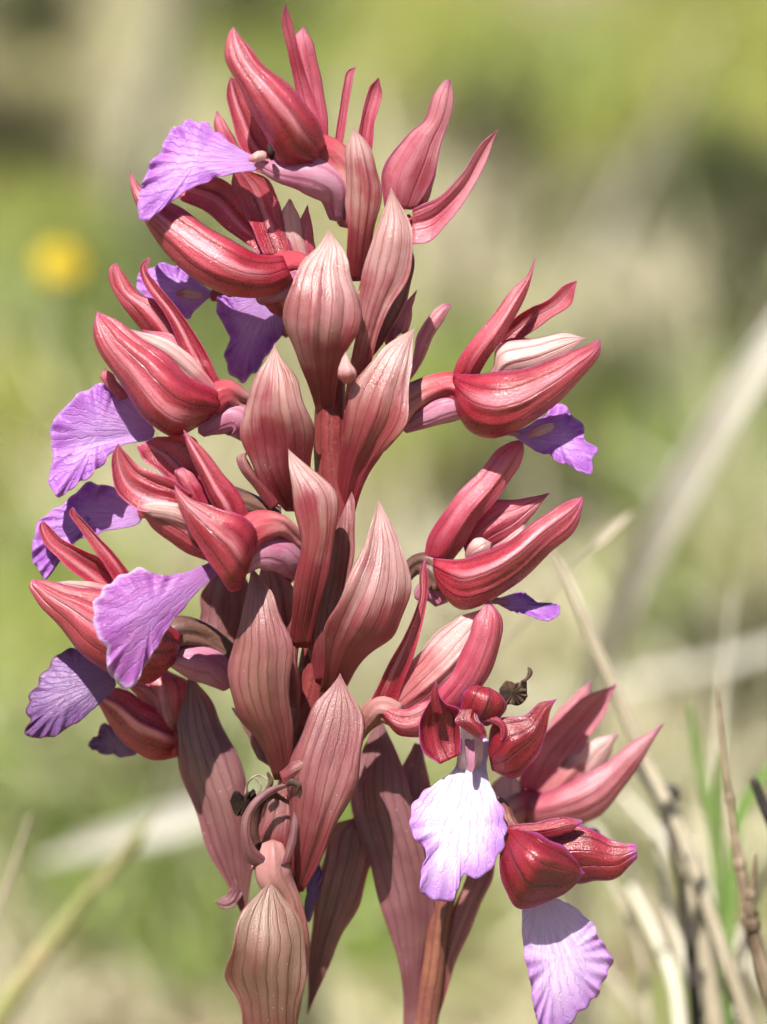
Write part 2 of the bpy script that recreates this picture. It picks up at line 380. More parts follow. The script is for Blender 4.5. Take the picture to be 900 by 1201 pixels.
def lip_mat(name, main, deep, white, edge, white_amt=.6, trans=.4, wlo=.05, whi=.85, spot=.0):
    m, t = nodes(name)
    uv = t.nodes.new('ShaderNodeUVMap'); sp = t.nodes.new('ShaderNodeSeparateXYZ'); t.links.new(uv.outputs[0], sp.inputs[0])
    th, r = sp.outputs[0], sp.outputs[1]
    at = t.nodes.new('ShaderNodeAttribute'); at.attribute_name = 'fan'; fan = at.outputs['Fac']
    tc = t.nodes.new('ShaderNodeTexCoord'); ob = tc.outputs['Object']
    n_big = noise(t, ob, 260, 3); n_mid = noise(t, ob, 900, 4, .6); n_f = noise(t, ob, 5200, 2)
    cv = t.nodes.new('ShaderNodeCombineXYZ'); t.links.new(math_(t, 'MULTIPLY', fan, 9.0), cv.inputs[0]); t.links.new(math_(t, 'MULTIPLY', th, 2.0), cv.inputs[1])
    n_fan = noise(t, cv.outputs[0], 1.6, 4, .6)
    c = mixc(t, ramp(t, n_big, .35, .65), deep, main)
    c = mixc(t, math_(t, 'MULTIPLY', ramp(t, r, whi, wlo), math_(t, 'ADD', ramp(t, n_fan, .25, .7, .4, 1), 0.0)), c, white) if white_amt >= 1 else \
        mixc(t, math_(t, 'MULTIPLY', math_(t, 'MULTIPLY', ramp(t, r, whi, wlo), ramp(t, n_fan, .25, .7, .3, 1)), white_amt), c, white)
    ln = math_(t, 'ABSOLUTE', math_(t, 'SUBTRACT', math_(t, 'FRACT', math_(t, 'ADD', math_(t, 'MULTIPLY', fan, 11.0), math_(t, 'MULTIPLY', n_mid, 1.6))), .5))
    vn = ramp(t, ln, .16, .0)
    c = mixc(t, math_(t, 'MULTIPLY', vn, math_(t, 'MULTIPLY', ramp(t, th, .1, .9, .1, .38), ramp(t, n_mid, .35, .6))), c, deep)
    c = mixc(t, ramp(t, r, .88, 1.0, 0, .7), c, edge)
    c = mixc(t, ramp(t, n_mid, .55, .8, 0, .3), c, white)
    vo = t.nodes.new('ShaderNodeTexVoronoi'); vo.inputs['Scale'].default_value = 6400; t.links.new(ob, vo.inputs['Vector'])
    c = mixc(t, ramp(t, vo.outputs['Distance'], .35, .05, 0, .16), c, (.95, .85, 1))  # cell sparkle painted as faint pale dots
    h = math_(t, 'ADD', math_(t, 'MULTIPLY', vo.outputs['Distance'], -.3), math_(t, 'MULTIPLY', n_fan, .7)); h = math_(t, 'ADD', h, math_(t, 'MULTIPLY', n_mid, .35)); h = math_(t, 'ADD', h, math_(t, 'MULTIPLY', vn, -.5))
    finish(t, c, .42, h, .45, trans, None, .6, .00016, 0, .3)
    return m

def plain_mat(name, a, b, scale=300, rough=.5, trans=.15, stripes=0, streak=None, bstr=.6, spec=.4, endcol=None):
    m, t = nodes(name)
    tc = t.nodes.new('ShaderNodeTexCoord'); ob = tc.outputs['Object']
    uv = t.nodes.new('ShaderNodeUVMap'); sp = t.nodes.new('ShaderNodeSeparateXYZ'); t.links.new(uv.outputs[0], sp.inputs[0])
    n1 = noise(t, ob, scale, 4, .6); n2 = noise(t, ob, scale * 12, 2)
    c = mixc(t, ramp(t, n1, .33, .67), a, b)
    h = math_(t, 'ADD', n1, math_(t, 'MULTIPLY', n2, .4))
    if stripes:
        dl = math_(t, 'ABSOLUTE', math_(t, 'SUBTRACT', math_(t, 'FRACT', math_(t, 'ADD', math_(t, 'MULTIPLY', sp.outputs[0], float(stripes)), math_(t, 'MULTIPLY', n1, .5))), .5))
        s = ramp(t, dl, .2, .03)
        c = mixc(t, math_(t, 'MULTIPLY', s, .6), c, streak); h = math_(t, 'ADD', h, math_(t, 'MULTIPLY', s, -.5))
    c = mixc(t, ramp(t, n2, .5, .8, 0, .08), c, mixc(t, .5, b, (1, .9, .85)))
    if endcol is not None: c = mixc(t, ramp(t, sp.outputs[1], .62, .15), c, endcol)
    finish(t, c, rough, h, spec, trans, None, bstr, .00015)
    return m

VIO = (.42, .10, .40)
M = {}
M['sepal'] = tepal_mat('sepal', .25, .75, (0.483, 0.028, 0.065), (0.310, 0.009, 0.024), (0.777, 0.305, 0.368), (0.164, 0.003, 0.014), (0.535, 0.086, 0.241), .18, .0, .8, .75, 4, .8, .36, .32, midpale=1.0)
M['sepal_rose'] = tepal_mat('sepal_rose', .4, .6, (0.552, 0.080, 0.143), (0.414, 0.029, 0.065), (0.777, 0.345, 0.422), (0.242, 0.010, 0.038), (0.388, 0.039, 0.189), .30, .0, .8, .85, 6, .7, .36, .34, midpale=.4)
M['sepal_crimson'] = tepal_mat('sepal_crimson', .8, .45, (0.362, 0.015, 0.038), (0.242, 0.007, 0.018), (0.552, 0.100, 0.136), (0.086, 0.002, 0.012), (0.431, 0.073, 0.347), .10, .0, .9, 1.0, 8, .75, .36, .32, midpale=.25)
M['sepal_lit'] = tepal_mat('sepal_lit', .35, .5, (0.592, 0.163, 0.220), (0.464, 0.074, 0.122), (0.744, 0.459, 0.486), (0.304, 0.022, 0.061), (0.368, 0.037, 0.190), .35, .0, .8, .85, 6, .65, .40, .34, midpale=.4)  # paler sepal copy, strong light and backlight put into the colour
M['petal'] = tepal_mat('petal', .5, .25, (0.608, 0.252, 0.258), (0.528, 0.148, 0.167), (0.752, 0.562, 0.532), (0.352, 0.037, 0.068), (0.464, 0.133, 0.228), .6, .0, .5, .6, 8, .55, .42, .36)
M['bract'] = tepal_mat('bract', .6, .25, (0.356, 0.061, 0.090), (0.260, 0.025, 0.045), (0.521, 0.344, 0.316), (0.260, 0.019, 0.032), (0.370, 0.173, 0.155), .62, .25, .85, .35, 6, .85, .28, .36, basecol=(0.226, 0.014, 0.024))
M['bract_rose'] = tepal_mat('bract_rose', .6, .28, (0.281, 0.063, 0.083), (0.211, 0.034, 0.046), (0.371, 0.185, 0.166), (0.128, 0.034, 0.019), (0.344, 0.120, 0.147), .45, .1, .9, .5, 5, .8, .28, .38, basecol=(0.217, 0.018, 0.030))
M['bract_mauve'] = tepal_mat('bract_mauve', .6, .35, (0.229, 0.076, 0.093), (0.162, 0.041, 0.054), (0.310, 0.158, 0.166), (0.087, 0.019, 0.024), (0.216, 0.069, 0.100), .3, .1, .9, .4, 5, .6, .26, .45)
M['bract_tan'] = tepal_mat('bract_tan', .7, .3, (0.227, 0.095, 0.075), (0.172, 0.058, 0.046), (0.316, 0.191, 0.144), (0.110, 0.048, 0.016), (0.248, 0.077, 0.078), .6, .1, .9, .5, 6, .95, .26, .42, basecol=(0.248, 0.070, 0.065))
M['lip'] = lip_mat('lip_violet', (.47, .18, .58), (.34, .10, .47), (.72, .52, .79), (.56, .29, .68), .6, .45, .1, .9)
M['lip_magenta'] = lip_mat('lip_magenta', (0.420, 0.134, 0.454), (0.353, 0.101, 0.403), (0.571, 0.370, 0.638), (0.655, 0.504, 0.722), .35, .40)
M['lip_dark'] = lip_mat('lip_dark', (0.252, 0.126, 0.336), (0.168, 0.067, 0.235), (0.420, 0.302, 0.454), (0.134, 0.042, 0.101), .4, .40)  # darker copy of the lip violet, shade put into the colour
M['lip_pale'] = lip_mat('lip_pale', (.50, .27, .62), (.42, .20, .56), (.70, .64, .72), (.48, .24, .62), 1.0, .36, .45, .95)
M['lip_lilac'] = lip_mat('lip_lilac', (.62, .40, .72), (.52, .28, .64), (.80, .70, .82), (.46, .18, .58), .9, .42, .2, .9)
M['spur'] = plain_mat('spur', (0.470, 0.143, 0.252), (0.554, 0.269, 0.370), 260, .42, .38, 7, (0.403, 0.109, 0.210))
M['ovary'] = plain_mat('ovary', (0.386, 0.101, 0.118), (0.487, 0.218, 0.210), 320, .42, .12, 6, (0.269, 0.034, 0.050), endcol=(.34, .045, .065), spec=.2)
M['ovary_pale'] = plain_mat('ovary_pale', (0.454, 0.160, 0.168), (0.538, 0.286, 0.269), 320, .45, .15, 5, (0.286, 0.059, 0.067), endcol=(.34, .045, .065), spec=.2)
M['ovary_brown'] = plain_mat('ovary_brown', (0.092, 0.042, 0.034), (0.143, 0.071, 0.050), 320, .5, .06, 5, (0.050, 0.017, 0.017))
M['capsule'] = plain_mat('capsule', (0.370, 0.109, 0.109), (0.386, 0.210, 0.134), 260, .42, .2, 6, (0.218, 0.059, 0.042), endcol=(.36, .17, .16), spec=.15)
M['hollow_shade'] = plain_mat('hollow_shade', (0.042, 0.013, 0.010), (0.092, 0.034, 0.025), 500, .6, .1, 5, (0.025, 0.008, 0.008))  # shade inside the spent flower, as a dark colour
M['stem'] = plain_mat('stem', (0.143, 0.017, 0.020), (0.210, 0.035, 0.035), 420, .5, .04, 9, (0.126, 0.017, 0.017))
M['stem_brown'] = plain_mat('stem_brown', (0.160, 0.050, 0.038), (0.218, 0.084, 0.050), 300, .5, .04, 7, (0.092, 0.025, 0.021))
M['column'] = plain_mat('column', (.62, .36, .44), (.78, .60, .66), 400, .4, .3)
M['withered'] = plain_mat('withered', (.010, .006, .005), (.035, .02, .015), 700, .8, .05, spec=.1)  # near black, also paints the shadow hole in the spent flower
M['withered_brown'] = plain_mat('withered_brown', (.035, .018, .012), (.14, .08, .05), 900, .7, .15)
M['thread'] = plain_mat('thread', (.16, .11, .08), (.40, .32, .25), 900, .6, .1)

# ------------------------------------------------------------------ ground
def hill(x, y):
    return 0.012 * np.sin(3.1 * x + 1.0) * np.sin(2.3 * y + .4) + 0.006 * np.sin(9 * x + 2 * y) + 0.05 * np.maximum(0, y - 2.5) ** 1.15 * (1 / (1 + np.maximum(0, y - 2.5) / 60))

def ground_mat():
    m, t = nodes('meadow_soil')
    tc = t.nodes.new('ShaderNodeTexCoord'); ob = tc.outputs['Object']
    a = noise(t, ob, 3.5, 5, .6); b = noise(t, ob, 40, 5, .65); c0 = noise(t, ob, 220, 4, .65)
    c = mixc(t, ramp(t, a, .42, .58), (.40, .35, .22), (.27, .28, .10))
    c = mixc(t, ramp(t, b, .45, .6), c, (.19, .14, .085))
    c = mixc(t, ramp(t, c0, .48, .66), c, (.40, .34, .22))
    finish(t, c, .9, math_(t, 'ADD', b, c0), .1, 0, None, 1.0, .01)
    return m
xs = np.concatenate([-np.geomspace(400, 2.2, 14), np.linspace(-2, 2, 41), np.geomspace(2.2, 400, 14)])
ys = np.concatenate([-np.geomspace(300, 1.6, 12), np.linspace(-1.5, 4, 56), np.geomspace(4.2, 600, 18)])
X, Y = np.meshgrid(xs, ys)
V = np.stack([X, Y, hill(X, Y)], -1).reshape(-1, 3)
g = mesh('ground', V, grid_faces(len(ys), len(xs)), ground_mat()); g['kind'] = 'structure'

def ray_ground(px, py):
    d = (px - 450) * S * rgt + (600.5 - py) * S * upv + D * fwd
    k = CAM[2] / -d[2]
    return (CAM + d * k)[:2]

# ------------------------------------------------------------------ meadow: blades nobody could count
def blade_mat(name, a, b, c3, trans=.35):
    m, t = nodes(name)
    g_ = t.nodes.new('ShaderNodeNewGeometry'); r = g_.outputs['Random Per Island']
    n1 = noise(t, g_.outputs['Position'], 16, 3)
    c = mixc(t, r, a, b); c = mixc(t, ramp(t, n1, .4, .65), c, c3)
    finish(t, c, .55, n1, .3, trans, None, .05, .0005)
    return m
def blades(n_, place, h, wd, lean, curl, z0=0.0):
    """many tapered, bent blades in one mesh"""
    xy = place(n_); n_ = len(xy); k = 5
    az = rng.uniform(0, 2 * math.pi, n_); H = rng.uniform(*h, n_); W = rng.uniform(*wd, n_)
    le = np.abs(rng.normal(0, lean, n_)); cu = np.abs(rng.normal(0, curl, n_)); fa = rng.uniform(0, 2 * math.pi, n_)
    dr = np.stack([np.cos(az), np.sin(az)], -1)
    V = np.zeros((n_, k, 2, 3))
    for i in range(k):
        s = i / (k - 1)
        off = (le * s + cu * s * s) * H
        z = H * s * np.cos(np.minimum(1.2, le)) - cu * .45 * s ** 3 * H
        ww = W * (1 - s ** 1.8) + .0002
        sd_ = np.stack([-np.sin(fa), np.cos(fa)], -1)
        for j, sg in ((0, -1), (1, 1)):
            V[:, i, j, :2] = xy + dr * off[:, None] + sd_ * (sg * ww / 2)[:, None]
            V[:, i, j, 2] = hill(xy[:, 0], xy[:, 1]) + z0 + np.maximum(z, .001)
    V = V.reshape(-1, 3)
    base = (np.arange(n_) * k * 2)[:, None]
    f = np.array([[2*i, 2*i+1, 2*i+3, 2*i+2] for i in range(k - 1)]).reshape(1, -1)
    F = (base + f).reshape(-1, 4)
    return V, F
def wedge(y0, y1, spread=.34, extra=.25, cl=0.5):
    """even spread over the meadow behind the orchid, in tufts"""
    def f(n_):
        nt_ = max(4, n_ // 22)
        cy = y0 + (y1 - y0) * rng.random(nt_) ** 1.25
        cx = rng.uniform(-1, 1, nt_) * (extra + spread * (cy - y0 + .1))
        i = rng.integers(0, nt_, n_)
        p = np.stack([cx[i], cy[i]], -1) + rng.normal(0, .022, (n_, 2))
        return p[p[:, 1] > y0 - .03]
    return f
def patch(px, py, rx, ry):
    c = ray_ground(px, py)
    def f(n_): return c + rng.normal(0, 1, (n_, 2)) * np.array([rx, ry])
    return f
def stuff(name, VF, mat, label, cat='grass'):
    o = mesh(name, VF[0], VF[1], mat, smooth=False); tag(o, label, cat, kind='stuff'); return o
def join(*vf):
    Vs, Fs, o = [], [], 0
    for v, f in vf: Vs.append(v); Fs.append(f + o); o += len(v)
    return np.concatenate(Vs), np.concatenate(Fs)

M['straw'] = blade_mat('straw_blades', (.82, .77, .58), (.28, .24, .14), (.56, .51, .34))
M['green'] = blade_mat('green_blades', (.18, .26, .05), (.40, .46, .15), (.26, .34, .08), .45)
M['olive'] = blade_mat('olive_blades', (.48, .47, .13), (.20, .24, .055), (.40, .41, .10), .45)
M['dark'] = blade_mat('shade_blades', (.035, .055, .018), (.085, .095, .03), (.07, .055, .028), .25)  # very dark blades, coloured as the shadows and gaps of the meadow
W_ = (.0016, .004); H_ = (.008, .03)
def pix(px, py, rx, ry):
    def f(n_):
        q = rng.normal(0, 1, (n_, 2)); return np.array([ray_ground(px + rx * a, np.maximum(-250, py + ry * b)) for a, b in q])
    return f
def pats(spec, h=H_, wd=W_, dens=1.0):
    return [blades(int(dens * n_), pix(px, py, rx, ry), h, wd, .7, .5) for (px, py, rx, ry, n_) in spec]
stuff('dry_grass', join(blades(5200, wedge(.26, 1.0, .34, .2), (.004, .02), (.0012, .0032), .9, .5), blades(1800, wedge(.9, 2.8, .4, .4), (.006, .025), (.0014, .004), .8, .4),
      blades(120, wedge(.22, .9, .34, .12), (.05, .16), (.0008, .0016), .5, .3), blades(700, wedge(.5, 1.9, .36, .2), (.02, .07), (.003, .006), 1.3, .2),
      *pats([(735, 290, 14, 14, 160), (765, 430, 26, 36, 420), (545, 330, 26, 50, 380), (160, 1010, 70, 40, 420), (820, 1000, 60, 60, 420), (170, 120, 22, 70, 320), (680, 480, 40, 40, 240), (560, 840, 70, 30, 300), (120, 640, 40, 40, 260)])), M['straw'], 'pale dry grass litter all over the blurred meadow behind')
stuff('green_grass', join(blades(2200, wedge(.3, 2.4), (.006, .03), (.0014, .0035), .6, .4), blades(160, wedge(.4, 2.0), (.04, .10), (.0016, .003), .4, .4),
      *pats([(60, 420, 60, 60, 420), (230, 1150, 50, 40, 320), (190, 470, 50, 60, 420), (20, 1010, 40, 40, 240), (60, 800, 40, 60, 300), (640, 120, 50, 60, 420), (330, 60, 60, 60, 320), (800, 640, 50, 40, 300), (850, 620, 50, 60, 420), (880, 700, 50, 30, 260), (770, 870, 40, 24, 200), (110, 1080, 60, 30, 260), (420, 1120, 40, 50, 260), (560, 560, 50, 50, 300)])), M['green'], 'fresh green grass blades scattered through the blurred meadow')
stuff('moss_cover', join(blades(7000, wedge(.95, 2.6, .4, .4), (.006, .026), W_, .7, .4),
      *pats([(840, 60, 70, 60, 900), (700, 170, 60, 50, 700), (30, 570, 50, 50, 420), (110, 880, 50, 50, 420), (500, 50, 70, 60, 800), (570, 640, 60, 40, 300), (40, 330, 40, 30, 260), (860, 830, 50, 30, 260)])), M['olive'], 'yellow green low herb cover over the far part of the meadow', 'ground cover')
stuff('shade_cover', join(*pats([(850, 290, 34, 40, 800), (770, 340, 30, 26, 400), (15, 215, 26, 30, 300), (30, 30, 30, 24, 160), (180, 440, 40, 50, 260), (610, 700, 30, 20, 160), (690, 590, 26, 20, 140), (300, 20, 40, 30, 300), (880, 520, 30, 40, 420), (590, 200, 26, 60, 320), (880, 950, 20, 50, 200), (200, 1080, 24, 20, 140)], (.012, .035), (.003, .006))), M['dark'], 'dark green blades standing in for shadowed gaps in the blurred meadow', 'ground cover')  # added dark clumps where the meadow has shadows and gaps

# ------------------------------------------------------------------ the main orchid
stem_pts = [(394, 318, 12), (390, 420, 0), (388, 505, 0), (394, 610, 0), (378, 740, 5), (352, 880, 15), (334, 1040, 20), (326, 1200, 20)]
stem_rad = [12, 16, 21, 20, 19, 19, 20, 20]
def plant_stem(par, sp, rad, mat):
    C = spl(np.array(sp, float), 60); P = PX(C); r = spl(np.array(rad, float), 60)[:, 0] * S
    end = P[-1]; T = P[-1] - P[-2]; T /= np.linalg.norm(T)
    foot = np.array([end[0] + .004, end[1] + .012, hill(end[0], end[1]) - .004])
    k = np.linspace(0, 1, 14)[1:, None]
    m0 = T * .12; m1 = np.array([0, 0, -.12])
    ext = (2*k**3 - 3*k**2 + 1) * end + (k**3 - 2*k**2 + k) * m0 + (-2*k**3 + 3*k**2) * foot + (k**3 - k**2) * m1
    P = np.concatenate([P, ext]); r = np.concatenate([r, np.linspace(r[-1], r[-1] * 1.25, 13)])
    V, F, U = tube_w(P, r, 18)
    return mesh('stem', V, F, mat, par, U), foot
def base_leaves(par, foot, n, mat):
    for i in range(n):
        a = rng.uniform(0, 6.28); Ln = rng.uniform(.05, .08); W = rng.uniform(.008, .012)
        t = np.linspace(0, 1, 14); u = np.linspace(-1, 1, 7)
        ax = np.array([math.cos(a), math.sin(a), 0]); sd_ = np.array([-math.sin(a), math.cos(a), 0])
        wd = W * np.sin(math.pi * np.clip(t * .86 + .12, 0, 1)) ** .8
        G = foot + .003 * np.array([0, 0, 1]) + t[:, None, None] * Ln * ax + (u[None] * wd[:, None])[..., None] * sd_ + ((.022 * np.sin(t * 2.4))[:, None] + .25 * np.abs(u)[None] * wd[:, None])[..., None] * np.array([0, 0, 1]) + .008 * np.array([0, 0, 1])
        uv = np.stack(np.broadcast_arrays(u[None] * .5 + .5, t[:, None]), -1).reshape(-1, 2)
        V, F, U = shell(G.reshape(-1, 3), 14, 7, np.full((14, 7), .0005), uv)
        mesh('basal_leaf', V, F, mat, par, U)
M['basal'] = plain_mat('basal_leaf', (.06, .12, .03), (.10, .17, .04), 120, .45, .25, 6, (.05, .09, .03))

def footpoint(x, y, d): 
    p = PX(np.array([x, y, d])); return p
pe = footpoint(326, 1200, 20)
orchid = empty('butterfly_orchid', (pe[0] + .004, pe[1] + .012, 0))
tag(orchid, 'tall pink butterfly orchid spike with violet lips, in focus at centre', 'orchid', 'butterfly orchids')
_, foot1 = plant_stem(orchid, stem_pts, stem_rad, M['stem'])
base_leaves(orchid, foot1, 5, M['basal'])

def flower(par, tubes, mat='ovary', label=None):
    """the part every floral leaf sits on: its ovary and cup, as one mesh"""
    Vs, Fs, Us, o = [], [], [], 0
    for p, r in tubes:
        V, F, U = tube_geo(pts(p), r, 26, 36, 1.0, .2)
        Vs.append(V); Us.append(U); Fs += [[i + o for i in f] for f in F]; o += len(V)
    ob = mesh('flower', np.concatenate(Vs), Fs, M[mat], par, np.concatenate(Us))
    if label: ob['label'] = label
    return ob
def sep(f, L, R, d, phi, mat='sepal', name='sepal', **k): return leaf(f, name, L, R, d, phi, M[mat], **k)
def br(L, R, d, phi, mat='bract', par=None, **k): return leaf(par or orchid, 'bract', L, R, d, np.array(phi) * .66, M[mat], **{'wob': 2.0, **k})

# ---- bracts around the axis
br('408,330 407,270 405,222 406,180 409,160 415,148', '428,330 438,280 447,215 440,190 428,162 415,148', [-5, -35, -40, -38], 62)                       # K1
br('396,560 405,470 420,370 430,300 446,250 458,220', '412,560 428,460 455,365 481,318 485,268 460,220', [5, -25, -55, -60, -50], 66)               # K2
br('425,420 440,380 455,340 468,300 478,270', '432,425 458,390 478,350 486,310 480,270', [-5, -20, -25], 55, 'bract_mauve')                             # shaded partner
br('374,500 362,450 346,417 335,377 340,333 354,308 367,293 384,268', '392,500 395,450 404,423 420,385 423,350 410,318 404,290 388,270', [0, -40, -72, -72, -58], [75, 78, 72, 50], fold=[(.35, .12, .10), (-.3, .1, .06)])  # K3
br('392,606 398,545 404,500 417,450 440,417 470,392 488,383', '416,606 434,552 452,530 473,500 480,465 484,425 488,383', [-5, -35, -62, -60, -40], [70, 78, 66, 40], fold=[(.6, .1, .12)])  # K4
br('335,600 300,560 287,523 283,490 297,450 312,420 322,402', '352,600 368,535 364,490 350,450 336,425 322,402', [5, -32, -52, -38], 62, 'bract', fold=[(-.05, .1, .08)])   # K5
br('338,760 345,690 352,633 342,575 337,545 338,526', '364,760 386,667 396,610 392,573 362,545 338,526', [-20, -70, -80, -62], [70, 66, 52])              # K6
br('376,812 380,765 384,727 408,683 428,633 437,605 443,586', '404,812 432,768 467,740 480,700 477,657 460,613 445,586', [-10, -55, -80, -78, -62], [72, 76, 70, 50])       # K7
br('322,915 300,865 280,840 267,803 274,760 286,705 294,664', '345,915 344,870 341,830 342,760 330,720 318,690 296,664', [-10, -52, -70, -50], [72, 66, 45], 'bract_rose')      # K8
br('312,830 300,760 295,705 300,665', '352,830 350,760 345,700 330,655', [-5, -18, -20], 40, 'bract_rose')                                               # K8 behind
br('336,1046 338,980 344,880 370,827 385,805 398,790', '356,1046 385,990 420,910 428,857 414,813 400,790', [-25, -58, -62, -50], [70, 60, 45], 'bract_rose', nv=5)   # K9
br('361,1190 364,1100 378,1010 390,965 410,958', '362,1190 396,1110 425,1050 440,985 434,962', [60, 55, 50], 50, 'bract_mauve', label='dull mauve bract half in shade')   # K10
br('368,800 362,760 372,700 384,640', '392,800 404,720 416,640 420,560', [-8, -22, -20], 60, 'bract_rose')                                               # ovary-like sheath
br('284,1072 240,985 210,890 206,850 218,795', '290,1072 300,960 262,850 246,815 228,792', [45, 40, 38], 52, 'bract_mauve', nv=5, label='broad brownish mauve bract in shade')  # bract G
br('276,1030 268,1046 258,1054 251,1056', '284,1048 274,1064 262,1066 251,1056', [35, 32, 30], 30, 'bract_mauve')
br('302,890 284,850 270,830', '318,900 300,850 276,830', [25, 22, 20], 40, 'bract_mauve')
br('226,780 232,730 240,690 262,655', '296,780 300,730 296,690 275,655', [75, 70, 70], 60, 'bract_mauve')

# ---- flower A: uppermost, its lip spreading to the left
f = flower(orchid, [('352,172,-25 380,180,-22 402,205,-15 412,262,-5', [16, 20, 22, 15])], label='uppermost flower, lip spreading left')
leaf(f, 'sepal', '362,196 330,190 305,150 282,105 264,66 268,36 274,31', '384,172 372,140 352,112 330,92 306,72 290,50 274,31', [-45, -70, -62], [60, 66, 55], M['sepal'], fold=[(.15, .14, .16), (-.45, .12, .08)])
sep(f, '350,205 300,200 272,140 266,100 270,90', '370,195 330,160 300,120 284,95 270,90', [-5, 0, 5], -45, 'sepal')
sep(f, '362,158 350,118 338,60 330,20 334,5', '382,165 368,115 352,65 341,18 336,5', [-30, -22, -30, -40], -55, 'sepal_rose')
sep(f, '362,170 354,110 344,62 345,42 357,30', '386,172 383,125 374,78 366,45 357,30', [0, 8, 10], 50, 'sepal_rose')
sep(f, '392,170 398,130 403,100 408,82 416,78', '402,172 407,140 412,105 415,90 418,80', [20, 22, 22], -60, 'sepal_rose')
sep(f, '418,175 426,130 435,100 443,90', '436,180 440,140 448,112 446,94', [28, 26, 24], -58, 'sepal_rose')
lip(f, '312,186 290,179 262,160 238,143 215,143 200,155 190,172 172,202 162,240 164,256 172,259 188,246 232,217 275,203 308,196', (232, 188), -46, (.12, -.45), .10, M['lip'], ruffle=2.6, throat=(312, 190))
tube(f, 'spur', '300,190,-44 325,200,-38 365,205,-30 392,222,-20 398,255,-10', [5, 15, 25, 22, 12], M['spur'])
tube(f, 'column', '315,170,-66 318,178,-68 319,187,-62', [1.5, 4, 2], M['withered'])
sep(f, '292,184 300,178 312,176', '292,190 304,190 314,187', [-58, -56, -54], 50, 'petal', 'petal')

# ---- flower B: upper left, tucked under A
f = flower(orchid, [('325,318,-12 348,315,-5 372,335,0 388,370,0', [20, 18, 13, 10])], label='flower under the uppermost one, dark hood opening upward')
leaf(f, 'sepal', '332,300 300,296 255,272 205,240 172,225 158,208 153,198', '345,330 322,346 282,348 238,335 200,302 170,262 152,215 153,198', [-35, -48, -30, -12], [62, 70, 66, 50], M['sepal'], fold=[(-.7, .14, .14)])
sep(f, '325,315 270,272 235,245 205,232 190,225', '338,295 310,262 270,215 240,205 215,205', [5, 15, 18], -35, 'sepal')
sep(f, '310,300 288,250 272,215 268,198', '345,300 332,255 318,215 290,195', [-5, 2, 6], -35, 'sepal')
sep(f, '276,195 262,176 251,150 253,130', '296,195 280,170 266,145 256,130', [10, 12, 14], 50, 'sepal_rose')
sep(f, '350,305 335,280 330,250 338,232', '365,310 358,285 352,255 344,236', [2, 4, 6], 40, 'petal', 'petal')
sep(f, '352,310 346,285 352,258 360,240', '372,312 370,290 366,262 362,242', [8, 8, 6], 40, 'sepal_rose')
tube(f, 'spur', '305,352,-5 325,338,-18 342,330,-12 352,345,-4 356,372,4', [7, 15, 19, 15, 9], M['spur'])
sep(f, '300,346 318,366 338,376', '325,330 345,350 340,376', [-8, 0, 5], 45, 'sepal')
lip(f, '300,345 275,348 254,350 258,372 268,396 264,420 270,438 284,448 300,436 318,410 334,382 334,360 322,345', (294, 385), 26, (-.2, .1), .12, M['lip'], ruffle=3, throat=(318, 345))

# ---- flower behind, only its lip showing
f = flower(orchid, [('250,345,60 290,352,50 340,390,30', [8, 10, 8])], label='flower hidden behind, only its violet lip showing')
lip(f, '252,344 232,330 206,311 182,311 161,327 160,338 175,352 200,366 219,373 236,358', (206, 338), 55, (.1, -.4), .12, M['lip'], ruffle=2.4, throat=(252, 346))
sep(f, '206,342 218,338 240,344', '206,346 220,350 240,350', [44, 40, 44], 50, 'petal', 'petal')

# ---- flower C: left, hood like a beak
f = flower(orchid, [('246,474,-42 262,462,-38 284,472,-22 320,500,-8', [18, 17, 13, 12])], 'ovary_pale', label='left flower with a beak like hood')
leaf(f, 'sepal', '246,492 222,506 204,513 178,500 148,460 118,415 107,385 113,366', '264,470 258,462 222,440 190,412 150,385 128,368 116,365', [-48, -82, -78, -62], [62, 72, 62, 45], M['sepal'], fold=[(.35, .13, .16), (.75, .1, -.08)])
sep(f, '238,452 216,414 192,365 168,330 164,310 172,302', '262,455 248,425 218,375 186,335 174,318 178,303', [-42, -48, -45, -42], [30, -52, -58], 'sepal')
sep(f, '218,405 178,398 145,360 128,330 128,312 136,308', '240,430 222,395 195,355 165,345 145,318 138,308', [-15, -16, -14], [50, 45, 40], 'sepal')
sep(f, '248,466 215,440 180,412 150,390', '255,455 232,425 205,402 152,384', [-50, -52, -50], 30, 'petal', 'petal')
sep(f, '235,460 205,420 178,396 165,388', '250,450 235,420 210,395 170,386', [-40, -38, -34], 30, 'sepal_rose')
sep(f, '140,470 126,455 118,442 122,432', '155,465 140,450 132,438 124,432', [-20, -22, -22], 40, 'sepal_rose')
lip(f, '182,505 165,475 140,450 110,452 84,470 60,500 62,535 58,565 68,584 84,572 108,556 142,523 180,512', (115, 510), -22, (.12, -.30), .10, M['lip'], ruffle=3.4, throat=(184, 506), fold=(120, 516, .16, .98, 7, -.22))
tube(f, 'spur', '236,506,-35 250,498,-36 272,490,-30 294,508,-20', [8, 15, 21, 14], M['spur'])

